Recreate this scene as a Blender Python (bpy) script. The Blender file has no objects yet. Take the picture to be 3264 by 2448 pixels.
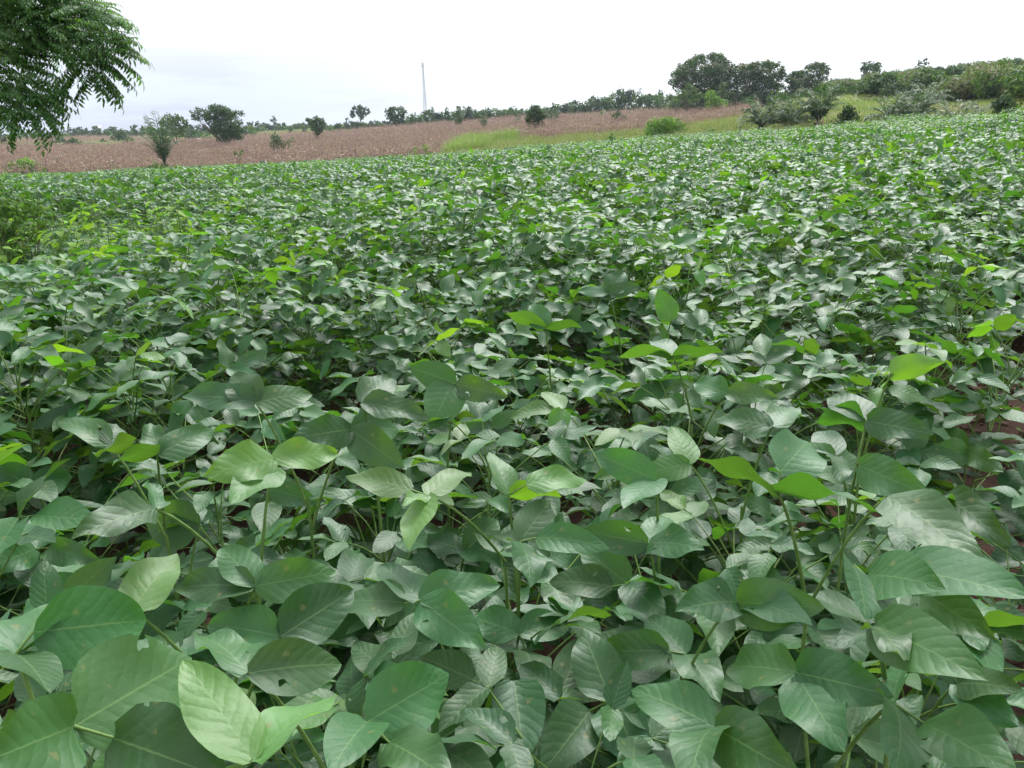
import bpy, math, random
import numpy as np
from mathutils import Vector, Matrix

R = math.radians
rs = np.random.RandomState(11)
scene = bpy.context.scene

# ------------------------------------------------------------------ camera
PW, PH, F = 3264.0, 2448.0, 2650.0
EYE = np.array([0.0, 0.0, 1.40])
PITCH, ROLL = R(17.5), R(-1.7)
cam_data = bpy.data.cameras.new('camera')
cam_data.sensor_width = 36.0
cam_data.lens = 36.0 * F / PW
cam_data.clip_start = 0.05
cam_data.clip_end = 8000
cam = bpy.data.objects.new('camera', cam_data)
scene.collection.objects.link(cam)
cam_rot = Matrix.Rotation(math.pi / 2 - PITCH, 4, 'X') @ Matrix.Rotation(ROLL, 4, 'Z')
cam.matrix_world = Matrix.Translation(Vector(EYE)) @ cam_rot
scene.camera = cam
CR = np.array(cam_rot.to_3x3())

# ------------------------------------------------------------------ sky
SUN_EL, SUN_AZ = R(50), R(16)            # azimuth measured from +Y towards +X
world = bpy.data.worlds.new('World')
scene.world = world
world.use_nodes = True
wn, wl = world.node_tree.nodes, world.node_tree.links
wn.clear()


def N(nodes, typ, **kw):
    n = nodes.new(typ)
    for k, v in kw.items():
        setattr(n, k, v)
    return n


w_out = N(wn, 'ShaderNodeOutputWorld')
w_bg = N(wn, 'ShaderNodeBackground')
w_bg.inputs['Strength'].default_value = 0.1
sky = N(wn, 'ShaderNodeTexSky')
sky.sky_type = 'NISHITA'
sky.sun_disc = False
sky.sun_elevation = SUN_EL
sky.sun_rotation = SUN_AZ
tc = N(wn, 'ShaderNodeTexCoord')
sep = N(wn, 'ShaderNodeSeparateXYZ')
wl.new(tc.outputs['Generated'], sep.inputs[0])
# streaky cloud layers: the veil is thinner low on the left
mp = N(wn, 'ShaderNodeMapping')
mp.inputs['Scale'].default_value = (1.6, 1.6, 15.0)
mp.inputs['Rotation'].default_value = (0, R(-7), 0)
wl.new(tc.outputs['Generated'], mp.inputs[0])
nz = N(wn, 'ShaderNodeTexNoise')
nz.inputs['Scale'].default_value = 2.6
nz.inputs['Detail'].default_value = 5.0
nz.inputs['Roughness'].default_value = 0.5
wl.new(mp.outputs[0], nz.inputs['Vector'])
ramp_s = N(wn, 'ShaderNodeMapRange')
ramp_s.interpolation_type = 'SMOOTHSTEP'
ramp_s.inputs['From Min'].default_value = 0.46
ramp_s.inputs['From Max'].default_value = 0.62
wl.new(nz.outputs['Fac'], ramp_s.inputs['Value'])
lowm = N(wn, 'ShaderNodeMapRange')
lowm.interpolation_type = 'SMOOTHSTEP'
lowm.inputs['From Min'].default_value = 0.15
lowm.inputs['From Max'].default_value = 0.02
wl.new(sep.outputs['Z'], lowm.inputs['Value'])
leftm = N(wn, 'ShaderNodeMapRange')
leftm.interpolation_type = 'SMOOTHSTEP'
leftm.inputs['From Min'].default_value = 0.12
leftm.inputs['From Max'].default_value = -0.32
wl.new(sep.outputs['X'], leftm.inputs['Value'])
thin = N(wn, 'ShaderNodeMath', operation='MULTIPLY')
wl.new(lowm.outputs[0], thin.inputs[0])
wl.new(leftm.outputs[0], thin.inputs[1])
c_thin = N(wn, 'ShaderNodeMix', data_type='RGBA')     # pale blue gap to lavender streak
c_thin.inputs[6].default_value = (7.4, 8.3, 9.7, 1)
c_thin.inputs[7].default_value = (6.2, 6.7, 8.1, 1)
wl.new(ramp_s.outputs[0], c_thin.inputs[0])
c_cloud = N(wn, 'ShaderNodeMix', data_type='RGBA')
# overcast sky: dimmed overhead, out of view, to deepen contrast in the crop
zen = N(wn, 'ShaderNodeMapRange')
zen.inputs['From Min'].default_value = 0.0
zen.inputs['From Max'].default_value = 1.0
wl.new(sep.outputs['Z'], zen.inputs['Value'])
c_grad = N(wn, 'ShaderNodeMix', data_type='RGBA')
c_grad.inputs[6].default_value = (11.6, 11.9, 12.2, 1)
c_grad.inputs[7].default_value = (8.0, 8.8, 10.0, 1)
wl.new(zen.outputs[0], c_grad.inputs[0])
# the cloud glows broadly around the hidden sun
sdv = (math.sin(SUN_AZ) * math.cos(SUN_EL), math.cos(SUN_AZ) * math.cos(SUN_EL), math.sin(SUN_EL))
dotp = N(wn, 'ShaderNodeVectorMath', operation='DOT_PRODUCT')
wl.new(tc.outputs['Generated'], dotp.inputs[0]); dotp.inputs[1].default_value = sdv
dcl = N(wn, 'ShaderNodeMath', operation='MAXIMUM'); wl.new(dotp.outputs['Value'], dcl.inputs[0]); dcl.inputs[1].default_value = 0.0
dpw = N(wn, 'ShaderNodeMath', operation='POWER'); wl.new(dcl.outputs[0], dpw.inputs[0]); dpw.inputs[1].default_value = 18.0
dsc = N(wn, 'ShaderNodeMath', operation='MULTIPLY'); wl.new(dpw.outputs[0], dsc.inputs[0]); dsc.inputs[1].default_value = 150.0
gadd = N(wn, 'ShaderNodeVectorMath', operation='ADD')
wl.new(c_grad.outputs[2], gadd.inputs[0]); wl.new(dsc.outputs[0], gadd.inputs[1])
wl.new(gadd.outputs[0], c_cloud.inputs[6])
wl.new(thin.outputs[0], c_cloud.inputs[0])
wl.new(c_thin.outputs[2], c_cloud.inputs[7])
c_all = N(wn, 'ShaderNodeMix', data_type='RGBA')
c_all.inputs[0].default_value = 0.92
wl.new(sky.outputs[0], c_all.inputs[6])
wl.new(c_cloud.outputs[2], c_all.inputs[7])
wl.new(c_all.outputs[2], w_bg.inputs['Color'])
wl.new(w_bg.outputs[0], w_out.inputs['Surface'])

sun_data = bpy.data.lights.new('sun', 'SUN')
sun_data.energy = 1.5
sun_data.angle = R(11)
sun_data.color = (1.0, 0.97, 0.92)
sun = bpy.data.objects.new('sun', sun_data)
scene.collection.objects.link(sun)
sd = Vector((math.sin(SUN_AZ) * math.cos(SUN_EL), math.cos(SUN_AZ) * math.cos(SUN_EL), math.sin(SUN_EL)))
sun.rotation_euler = sd.to_track_quat('Z', 'Y').to_euler()
sun.location = (0, 0, 60)

scene.view_settings.view_transform = 'Standard'
scene.view_settings.look = 'None'
scene.view_settings.exposure = 0.2
scene.view_settings.gamma = 1.0
scene.view_settings.use_curve_mapping = False
scene.render.engine = 'CYCLES'
scene.cycles.max_bounces = 8
scene.cycles.transparent_max_bounces = 8
scene.cycles.diffuse_bounces = 4
scene.cycles.transmission_bounces = 4
scene.cycles.volume_bounces = 0
scene.cycles.use_denoising = True

# ------------------------------------------------------------------ pixels of the photograph to directions


def ray(px, py):
    v = CR @ np.array([(px - PW / 2) / F, -(py - PH / 2) / F, -1.0])
    return v / np.linalg.norm(v)


def az_of(px, py=420):
    v = ray(px, py)
    return math.atan2(v[0], v[1])


def elev_tan(px, py):
    v = ray(px, py)
    return v[2] / math.hypot(v[0], v[1])


def at_z(px, py, z):
    v = ray(px, py)
    return EYE + v * ((z - EYE[2]) / v[2])


def at_dist(px, py, D):
    """point on the ray at horizontal distance D"""
    v = ray(px, py)
    return EYE + v * (D / math.hypot(v[0], v[1]))


# ------------------------------------------------------------------ terrain
CAN = 0.86    # height of the bean canopy
# column: (px, boundary distance, boundary canopy py, [(dist, ground py)...])
COLS = [
    (0, 85, 562, [(130, 512), (220, 480), (350, 450), (600, 436)]),
    (250, 85, 556, [(130, 508), (220, 474), (350, 444), (600, 432)]),
    (500, 85, 541, [(130, 500), (220, 466), (350, 436), (600, 424)]),
    (750, 85, 530, [(130, 490), (220, 452), (350, 428), (600, 415)]),
    (1000, 85, 520, [(130, 478), (220, 437), (350, 411), (600, 402)]),
    (1250, 78, 505, [(130, 460), (220, 420), (350, 400), (600, 394)]),
    (1400, 70, 497, [(130, 445), (220, 406), (350, 388), (600, 384)]),
    (1700, 64, 470, [(130, 423), (220, 384), (350, 368), (600, 366)]),
    (2000, 60, 447, [(130, 403), (220, 370), (350, 350), (600, 348)]),
    (2300, 54, 428, [(85, 402), (130, 385), (180, 362), (220, 350), (350, 335), (600, 335)]),
    (2450, 52, 418, [(85, 375), (130, 360), (180, 345), (220, 330), (350, 318), (600, 318)]),
    (2600, 50, 405, [(85, 338), (130, 320), (220, 285), (350, 280), (600, 285)]),
    (2900, 47, 382, [(85, 330), (130, 295), (220, 240), (350, 240), (600, 250)]),
    (3264, 42, 355, [(85, 312), (130, 270), (220, 212), (350, 205), (600, 220)]),
]
RK = np.array([0, 6, 10, 20, 30, 42, 50, 60, 70, 85, 105, 130, 180, 220, 280, 350, 600, 1500, 4000.0])
AZK, ZK, DB = [], [], []
for (px, D1, y1, rest) in COLS:
    rr, zz = [0, 8], [0, 0]
    rr.append(D1)
    zz.append(EYE[2] + D1 * elev_tan(px, y1) - CAN)
    for (d, y) in rest:
        rr.append(d)
        zz.append(EYE[2] + d * elev_tan(px, y))
    rr += [1500, 4000]
    zz += [zz[-1] - 2, zz[-1] - 12]
    AZK.append(az_of(px, y1))
    DB.append(D1)
    ZK.append(np.interp(RK, rr, zz))
AZK, ZK, DB = np.array(AZK), np.array(ZK), np.array(DB, float)
AZF = np.linspace(-math.pi, math.pi, 721)
ZF = np.stack([np.interp(AZF, AZK, ZK[:, j]) for j in range(len(RK))], 1)
back = np.clip((np.abs(AZF) - 1.0) / 1.0, 0, 1)
back = back * back * (3 - 2 * back)
ZF = ZF * (1 - back[:, None])
ker = np.hanning(9); ker /= ker.sum()
ZF = np.stack([np.convolve(np.r_[ZF[-4:, j], ZF[:, j], ZF[:4, j]], ker, 'valid') for j in range(len(RK))], 1)
RS = np.r_[np.arange(0, 60, 0.5), np.arange(60, 400, 4), np.arange(400, 4001, 60)]
ZG = np.empty((len(AZF), len(RS)))
for i in range(len(AZF)):
    ZG[i] = np.interp(RS, RK, ZF[i])
k2 = np.hanning(7); k2 /= k2.sum()
for i in range(len(AZF)):
    ZG[i] = np.convolve(np.r_[[ZG[i, 0]] * 3, ZG[i], [ZG[i, -1]] * 3], k2, 'valid')


def ground_z(x, y):
    x = np.asarray(x, float); y = np.asarray(y, float)
    r = np.hypot(x, y)
    az = np.arctan2(x, y)
    fi = (az + math.pi) / (2 * math.pi) * 720
    i0 = np.clip(np.floor(fi).astype(int), 0, 719); ti = fi - i0
    j0 = np.clip(np.searchsorted(RS, r, 'right') - 1, 0, len(RS) - 2)
    tj = np.clip((r - RS[j0]) / (RS[j0 + 1] - RS[j0]), 0, 1)
    z = (ZG[i0, j0] * (1 - ti) * (1 - tj) + ZG[i0 + 1, j0] * ti * (1 - tj)
         + ZG[i0, j0 + 1] * (1 - ti) * tj + ZG[i0 + 1, j0 + 1] * ti * tj)
    bump = 0.04 * np.sin(x * 0.9 + 1.3 * np.sin(y * .31)) * np.sin(y * 0.7 + .5)
    return z + bump * np.clip((r - 8) / 10, 0, 1)


def field_edge(az):
    return np.interp(az, AZK, DB)


# ------------------------------------------------------------------ materials


def mat_new(name):
    m = bpy.data.materials.new(name)
    m.use_nodes = True
    nt = m.node_tree
    nt.nodes.clear()
    return m, nt.nodes, nt.links


def rgb(c):
    return (c[0], c[1], c[2], 1)


def leaf_material(name, top, under, trans, tfac=0.35, rough=0.42, spec=0.5, sheen=0.25, veins=True, vary=0.28, holes=False):
    m, n, l = mat_new(name)
    out = N(n, 'ShaderNodeOutputMaterial')
    geo = N(n, 'ShaderNodeNewGeometry')
    att = N(n, 'ShaderNodeAttribute', attribute_name='rnd')
    oi = N(n, 'ShaderNodeObjectInfo')
    add = N(n, 'ShaderNodeMath', operation='ADD')
    l.new(att.outputs['Fac'], add.inputs[0]); l.new(oi.outputs['Random'], add.inputs[1])
    fr = N(n, 'ShaderNodeMath', operation='FRACT')
    l.new(add.outputs[0], fr.inputs[0])
    side = N(n, 'ShaderNodeMix', data_type='RGBA')
    side.inputs[6].default_value = rgb(top); side.inputs[7].default_value = rgb(under)
    l.new(geo.outputs['Backfacing'], side.inputs[0])
    # blotchy tone inside each leaf
    tcn = N(n, 'ShaderNodeTexCoord')
    nzz = N(n, 'ShaderNodeTexNoise'); nzz.inputs['Scale'].default_value = 14; nzz.inputs['Detail'].default_value = 3
    l.new(tcn.outputs['Object'], nzz.inputs['Vector'])
    val = N(n, 'ShaderNodeMath', operation='MULTIPLY_ADD')
    l.new(fr.outputs[0], val.inputs[0]); val.inputs[1].default_value = 2 * vary; val.inputs[2].default_value = 1 - vary
    val2 = N(n, 'ShaderNodeMath', operation='MULTIPLY_ADD')
    l.new(nzz.outputs['Fac'], val2.inputs[0]); val2.inputs[1].default_value = 0.5; val2.inputs[2].default_value = -0.25
    val3 = N(n, 'ShaderNodeMath', operation='ADD')
    l.new(val.outputs[0], val3.inputs[0]); l.new(val2.outputs[0], val3.inputs[1])
    hue = N(n, 'ShaderNodeHueSaturation')
    hm = N(n, 'ShaderNodeMath', operation='MULTIPLY_ADD')
    fr2 = N(n, 'ShaderNodeMath', operation='FRACT')
    mu = N(n, 'ShaderNodeMath', operation='MULTIPLY'); mu.inputs[1].default_value = 7.31
    l.new(fr.outputs[0], mu.inputs[0]); l.new(mu.outputs[0], fr2.inputs[0])
    l.new(fr2.outputs[0], hm.inputs[0]); hm.inputs[1].default_value = -0.035; hm.inputs[2].default_value = 0.522
    l.new(hm.outputs[0], hue.inputs['Hue']); l.new(val3.outputs[0], hue.inputs['Value'])
    l.new(side.outputs[2], hue.inputs['Color'])
    colour = hue.outputs[0]
    pr = N(n, 'ShaderNodeBsdfPrincipled')
    bsdf_normal = None
    if veins:
        uv = N(n, 'ShaderNodeUVMap', uv_map='UVMap')
        sp = N(n, 'ShaderNodeSeparateXYZ'); l.new(uv.outputs[0], sp.inputs[0])
        ab = N(n, 'ShaderNodeMath', operation='MULTIPLY_ADD'); l.new(sp.outputs[0], ab.inputs[0])
        ab.inputs[1].default_value = 2; ab.inputs[2].default_value = -1
        au = N(n, 'ShaderNodeMath', operation='ABSOLUTE'); l.new(ab.outputs[0], au.inputs[0])
        # side veins run forward from the midrib
        t1 = N(n, 'ShaderNodeMath', operation='MULTIPLY'); l.new(sp.outputs[1], t1.inputs[0]); t1.inputs[1].default_value = 8.0
        t2 = N(n, 'ShaderNodeMath', operation='MULTIPLY'); l.new(au.outputs[0], t2.inputs[0]); t2.inputs[1].default_value = 1.9
        wob = N(n, 'ShaderNodeTexNoise'); wob.inputs['Scale'].default_value = 45; l.new(tcn.outputs['Object'], wob.inputs['Vector'])
        t2b = N(n, 'ShaderNodeMath', operation='MULTIPLY_ADD'); l.new(wob.outputs['Fac'], t2b.inputs[0]); t2b.inputs[1].default_value = 0.9; l.new(t2.outputs[0], t2b.inputs[2])
        t3 = N(n, 'ShaderNodeMath', operation='SUBTRACT'); l.new(t1.outputs[0], t3.inputs[0]); l.new(t2b.outputs[0], t3.inputs[1])
        pp = N(n, 'ShaderNodeMath', operation='PINGPONG'); l.new(t3.outputs[0], pp.inputs[0]); pp.inputs[1].default_value = 0.5
        vv = N(n, 'ShaderNodeMapRange'); l.new(pp.outputs[0], vv.inputs['Value'])
        vv.inputs['From Min'].default_value = 0.042; vv.inputs['From Max'].default_value = 0.0
        md = N(n, 'ShaderNodeMapRange'); l.new(au.outputs[0], md.inputs['Value'])
        md.inputs['From Min'].default_value = 0.034; md.inputs['From Max'].default_value = 0.008
        vs = N(n, 'ShaderNodeMath', operation='MULTIPLY'); l.new(vv.outputs[0], vs.inputs[0]); vs.inputs[1].default_value = 0.18
        mx = N(n, 'ShaderNodeMath', operation='MAXIMUM'); l.new(vs.outputs[0], mx.inputs[0]); l.new(md.outputs[0], mx.inputs[1])
        vc = N(n, 'ShaderNodeMix', data_type='RGBA')
        mf = N(n, 'ShaderNodeMath', operation='MULTIPLY'); l.new(mx.outputs[0], mf.inputs[0]); mf.inputs[1].default_value = 0.42
        l.new(mf.outputs[0], vc.inputs[0]); l.new(colour, vc.inputs[6])
        vc.inputs[7].default_value = (0.22, 0.34, 0.12, 1)
        colour = vc.outputs[2]
        spn = N(n, 'ShaderNodeTexNoise'); spn.inputs['Scale'].default_value = 70; spn.inputs['Detail'].default_value = 3
        l.new(tcn.outputs['Object'], spn.inputs['Vector'])
        spr = N(n, 'ShaderNodeMapRange'); l.new(spn.outputs['Fac'], spr.inputs['Value'])
        spr.inputs['From Min'].default_value = 0.66; spr.inputs['From Max'].default_value = 0.72; spr.inputs['To Max'].default_value = 0.6
        spm = N(n, 'ShaderNodeMix', data_type='RGBA'); l.new(spr.outputs[0], spm.inputs[0]); l.new(colour, spm.inputs[6])
        spm.inputs[7].default_value = (0.17, 0.17, 0.055, 1)
        colour = spm.outputs[2]
        # quilted relief between the veins
        q = N(n, 'ShaderNodeMath', operation='SMOOTH_MIN'); l.new(pp.outputs[0], q.inputs[0]); q.inputs[1].default_value = 0.3; q.inputs[2].default_value = .2
        fine = N(n, 'ShaderNodeTexNoise'); fine.inputs['Scale'].default_value = 160; fine.inputs['Detail'].default_value = 2
        l.new(tcn.outputs['Object'], fine.inputs['Vector'])
        fh = N(n, 'ShaderNodeMath', operation='MULTIPLY_ADD'); l.new(fine.outputs['Fac'], fh.inputs[0]); fh.inputs[1].default_value = 0.55
        l.new(q.outputs[0], fh.inputs[2])
        bp = N(n, 'ShaderNodeBump'); bp.inputs['Strength'].default_value = 0.32; bp.inputs['Distance'].default_value = 0.003
        l.new(fh.outputs[0], bp.inputs['Height'])
        bsdf_normal = bp.outputs[0]
    l.new(colour, pr.inputs['Base Color'])
    pr.inputs['Roughness'].default_value = rough
    pr.inputs['Specular IOR Level'].default_value = spec
    pr.inputs['Sheen Weight'].default_value = sheen
    pr.inputs['Sheen Roughness'].default_value = 0.45
    tr = N(n, 'ShaderNodeBsdfTranslucent')
    thue = N(n, 'ShaderNodeHueSaturation'); thue.inputs['Color'].default_value = rgb(trans)
    l.new(val3.outputs[0], thue.inputs['Value']); l.new(hm.outputs[0], thue.inputs['Hue'])
    l.new(thue.outputs[0], tr.inputs['Color'])
    if bsdf_normal:
        l.new(bsdf_normal, pr.inputs['Normal'])
    mix = N(n, 'ShaderNodeMixShader'); mix.inputs[0].default_value = tfac
    l.new(pr.outputs[0], mix.inputs[1]); l.new(tr.outputs[0], mix.inputs[2])
    final = mix.outputs[0]
    if holes:
        vo = N(n, 'ShaderNodeTexNoise'); vo.inputs['Scale'].default_value = 32; vo.inputs['Detail'].default_value = 2
        l.new(tcn.outputs['Object'], vo.inputs['Vector'])
        hr = N(n, 'ShaderNodeMath', operation='GREATER_THAN'); l.new(vo.outputs['Fac'], hr.inputs[0]); hr.inputs[1].default_value = 0.675
        tp = N(n, 'ShaderNodeBsdfTransparent')
        m2 = N(n, 'ShaderNodeMixShader'); l.new(hr.outputs[0], m2.inputs[0]); l.new(final, m2.inputs[1]); l.new(tp.outputs[0], m2.inputs[2])
        final = m2.outputs[0]
    l.new(final, out.inputs['Surface'])
    return m


def simple_material(name, c1, c2, scale=8.0, rough=0.8, bump=0.2, dist=0.01, spec=0.3):
    m, n, l = mat_new(name)
    out = N(n, 'ShaderNodeOutputMaterial')
    pr = N(n, 'ShaderNodeBsdfPrincipled')
    tcn = N(n, 'ShaderNodeTexCoord')
    nzz = N(n, 'ShaderNodeTexNoise'); nzz.inputs['Scale'].default_value = scale; nzz.inputs['Detail'].default_value = 6
    l.new(tcn.outputs['Object'], nzz.inputs['Vector'])
    mr = N(n, 'ShaderNodeMapRange'); mr.inputs['From Min'].default_value = .3; mr.inputs['From Max'].default_value = .7
    l.new(nzz.outputs['Fac'], mr.inputs['Value'])
    mx = N(n, 'ShaderNodeMix', data_type='RGBA'); mx.inputs[6].default_value = rgb(c1); mx.inputs[7].default_value = rgb(c2)
    l.new(mr.outputs[0], mx.inputs[0]); l.new(mx.outputs[2], pr.inputs['Base Color'])
    pr.inputs['Roughness'].default_value = rough; pr.inputs['Specular IOR Level'].default_value = spec
    bp = N(n, 'ShaderNodeBump'); bp.inputs['Strength'].default_value = bump; bp.inputs['Distance'].default_value = dist
    l.new(nzz.outputs['Fac'], bp.inputs['Height']); l.new(bp.outputs[0], pr.inputs['Normal'])
    l.new(pr.outputs[0], out.inputs['Surface'])
    return m


def foliage_material(name, col, trans=None, tfac=0.25, vary=0.4, rough=.6, spec=.2):
    if trans is None:
        trans = (col[0] * 2.0, col[1] * 2.2, col[2] * 0.8)
    return leaf_material(name, col, tuple(c * 1.3 for c in col), trans, tfac, rough, spec, 0.08, veins=False, vary=vary)


M = {}
M['bean'] = leaf_material('soybean_leaf', (0.036, 0.108, 0.031), (0.080, 0.185, 0.020), (0.15, 0.35, 0.020), 0.24, 0.48, 0.48, 0.03)
M['bean_bitten'] = leaf_material('soybean_leaf_bitten', (0.038, 0.108, 0.033), (0.080, 0.185, 0.020), (0.15, 0.35, 0.020), 0.24, 0.48, 0.48, 0.03, holes=True)
M['bean_young'] = leaf_material('soybean_leaf_young', (0.072, 0.175, 0.030), (0.11, 0.24, 0.025), (0.26, 0.52, 0.015), 0.32, 0.5, 0.6, 0.2)
M['stem'] = simple_material('hairy_green_stem', (0.10, 0.19, 0.04), (0.17, 0.26, 0.07), 60, 0.6, 0.3, 0.001)
M['bark'] = simple_material('grey_brown_bark', (0.10, 0.075, 0.055), (0.2, 0.16, 0.12), 12, 0.9, 0.6, 0.03)
M['bark_dark'] = simple_material('dark_bark', (0.03, 0.024, 0.018), (0.06, 0.05, 0.035), 12, 0.9, 0.6, 0.03)
M['neem'] = leaf_material('pinnate_leaf_green', (0.040, 0.105, 0.024), (0.08, 0.16, 0.035), (0.18, 0.38, 0.025), 0.3, 0.5, 0.3, 0.05, veins=False, vary=.45)
M['tree_dark'] = foliage_material('dark_green_foliage', (0.030, 0.060, 0.022))
M['tree_mid'] = foliage_material('mid_green_foliage', (0.050, 0.100, 0.028))
M['tree_olive'] = foliage_material('olive_foliage', (0.088, 0.140, 0.032))
M['tree_blue'] = foliage_material('blue_green_foliage', (0.045, 0.068, 0.045))
M['tree_light'] = foliage_material('light_green_foliage', (0.09, 0.165, 0.03))
M['tree_lime'] = foliage_material('lime_foliage', (0.14, 0.24, 0.035), tfac=.35)
M['bloom'] = foliage_material('pale_flower_heads', (0.19, 0.18, 0.09), (0.24, 0.23, 0.12))
M['brown_fol'] = foliage_material('brownish_foliage', (0.14, 0.10, 0.06))
M['palm'] = leaf_material('palm_frond_green', (0.036, 0.078, 0.026), (0.06, 0.10, 0.04), (0.10, 0.22, 0.03), 0.22, 0.5, 0.35, 0.05, veins=False, vary=.3)
M['palm_grey'] = leaf_material('palm_frond_grey_green', (0.042, 0.088, 0.034), (0.07, 0.115, 0.048), (0.12, 0.22, 0.04), 0.2, 0.45, 0.45, 0.05, veins=False, vary=.3)
M['maize'] = leaf_material('dry_maize', (0.335, 0.222, 0.190), (0.36, 0.245, 0.205), (0.36, 0.24, 0.16), 0.22, 0.7, 0.2, 0.1, veins=False, vary=.45)
M['maize_pale'] = leaf_material('pale_dry_maize', (0.50, 0.36, 0.24), (0.5, 0.38, 0.27), (0.5, 0.36, 0.2), 0.2, 0.6, 0.3, 0.1, veins=False, vary=.25)
M['maize_green'] = leaf_material('half_green_maize', (0.18, 0.22, 0.07), (0.2, 0.24, 0.08), (0.3, 0.4, 0.08), 0.25, 0.6, 0.3, 0.1, veins=False, vary=.3)
M['grass'] = leaf_material('grass_green', (0.13, 0.175, 0.055), (0.15, 0.22, 0.05), (0.28, 0.42, 0.05), 0.35, 0.55, 0.3, 0.1, veins=False, vary=.3)
M['grass_lime'] = leaf_material('grass_lime', (0.18, 0.25, 0.065), (0.2, 0.27, 0.07), (0.32, 0.44, 0.08), 0.35, 0.55, 0.3, 0.1, veins=False, vary=.25)
M['grass_olive'] = leaf_material('grass_olive', (0.20, 0.185, 0.075), (0.22, 0.2, 0.09), (0.34, 0.32, 0.09), 0.3, 0.6, 0.2, 0.1, veins=False, vary=.3)
M['galv'] = simple_material('galvanised_steel', (0.20, 0.22, 0.25), (0.28, 0.30, 0.33), 3, 0.5, 0, 0.01)
M['white_paint'] = simple_material('white_paint', (0.72, 0.72, 0.7), (0.8, 0.8, 0.78), 5, 0.6, 0.05, 0.01)
M['dark_door'] = simple_material('dark_door', (0.06, 0.05, 0.04), (0.09, 0.07, 0.05), 5)
M['navy'] = simple_material('navy_cloth', (0.012, 0.016, 0.05), (0.02, 0.028, 0.08), 30)
M['khaki'] = simple_material('pale_cloth', (0.55, 0.52, 0.46), (0.66, 0.63, 0.56), 30)
M['skin'] = simple_material('brown_skin', (0.06, 0.03, 0.018), (0.09, 0.045, 0.027), 30)
M['hair'] = simple_material('black_hair', (0.01, 0.01, 0.01), (0.02, 0.02, 0.02), 30)


def ground_material():
    m, n, l = mat_new('field_ground')
    out = N(n, 'ShaderNodeOutputMaterial')
    pr = N(n, 'ShaderNodeBsdfPrincipled'); pr.inputs['Roughness'].default_value = 0.95; pr.inputs['Specular IOR Level'].default_value = .15
    tcn = N(n, 'ShaderNodeTexCoord')
    n1 = N(n, 'ShaderNodeTexNoise'); n1.inputs['Scale'].default_value = 6; n1.inputs['Detail'].default_value = 8; n1.inputs['Roughness'].default_value = .65
    l.new(tcn.outputs['Object'], n1.inputs['Vector'])
    n2 = N(n, 'ShaderNodeTexNoise'); n2.inputs['Scale'].default_value = 0.05; n2.inputs['Detail'].default_value = 6
    l.new(tcn.outputs['Object'], n2.inputs['Vector'])
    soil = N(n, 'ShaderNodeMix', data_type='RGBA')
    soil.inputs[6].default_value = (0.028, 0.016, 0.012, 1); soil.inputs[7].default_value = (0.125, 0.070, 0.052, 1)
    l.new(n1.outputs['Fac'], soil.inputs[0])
    gr = N(n, 'ShaderNodeMix', data_type='RGBA')
    gr.inputs[6].default_value = (0.10, 0.15, 0.04, 1); gr.inputs[7].default_value = (0.2, 0.17, 0.09, 1)
    mr = N(n, 'ShaderNodeMapRange'); mr.inputs['From Min'].default_value = .42; mr.inputs['From Max'].default_value = .62
    l.new(n2.outputs['Fac'], mr.inputs['Value']); l.new(mr.outputs[0], gr.inputs[0])
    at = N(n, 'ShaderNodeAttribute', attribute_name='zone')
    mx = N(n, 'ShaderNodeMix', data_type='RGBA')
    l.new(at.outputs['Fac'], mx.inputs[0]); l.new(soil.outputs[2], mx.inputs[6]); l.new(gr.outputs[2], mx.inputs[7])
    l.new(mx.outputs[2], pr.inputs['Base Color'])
    bp = N(n, 'ShaderNodeBump'); bp.inputs['Strength'].default_value = .9; bp.inputs['Distance'].default_value = .04
    l.new(n1.outputs['Fac'], bp.inputs['Height']); l.new(bp.outputs[0], pr.inputs['Normal'])
    l.new(pr.outputs[0], out.inputs['Surface'])
    return m


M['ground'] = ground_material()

# ------------------------------------------------------------------ mesh helpers


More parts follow.
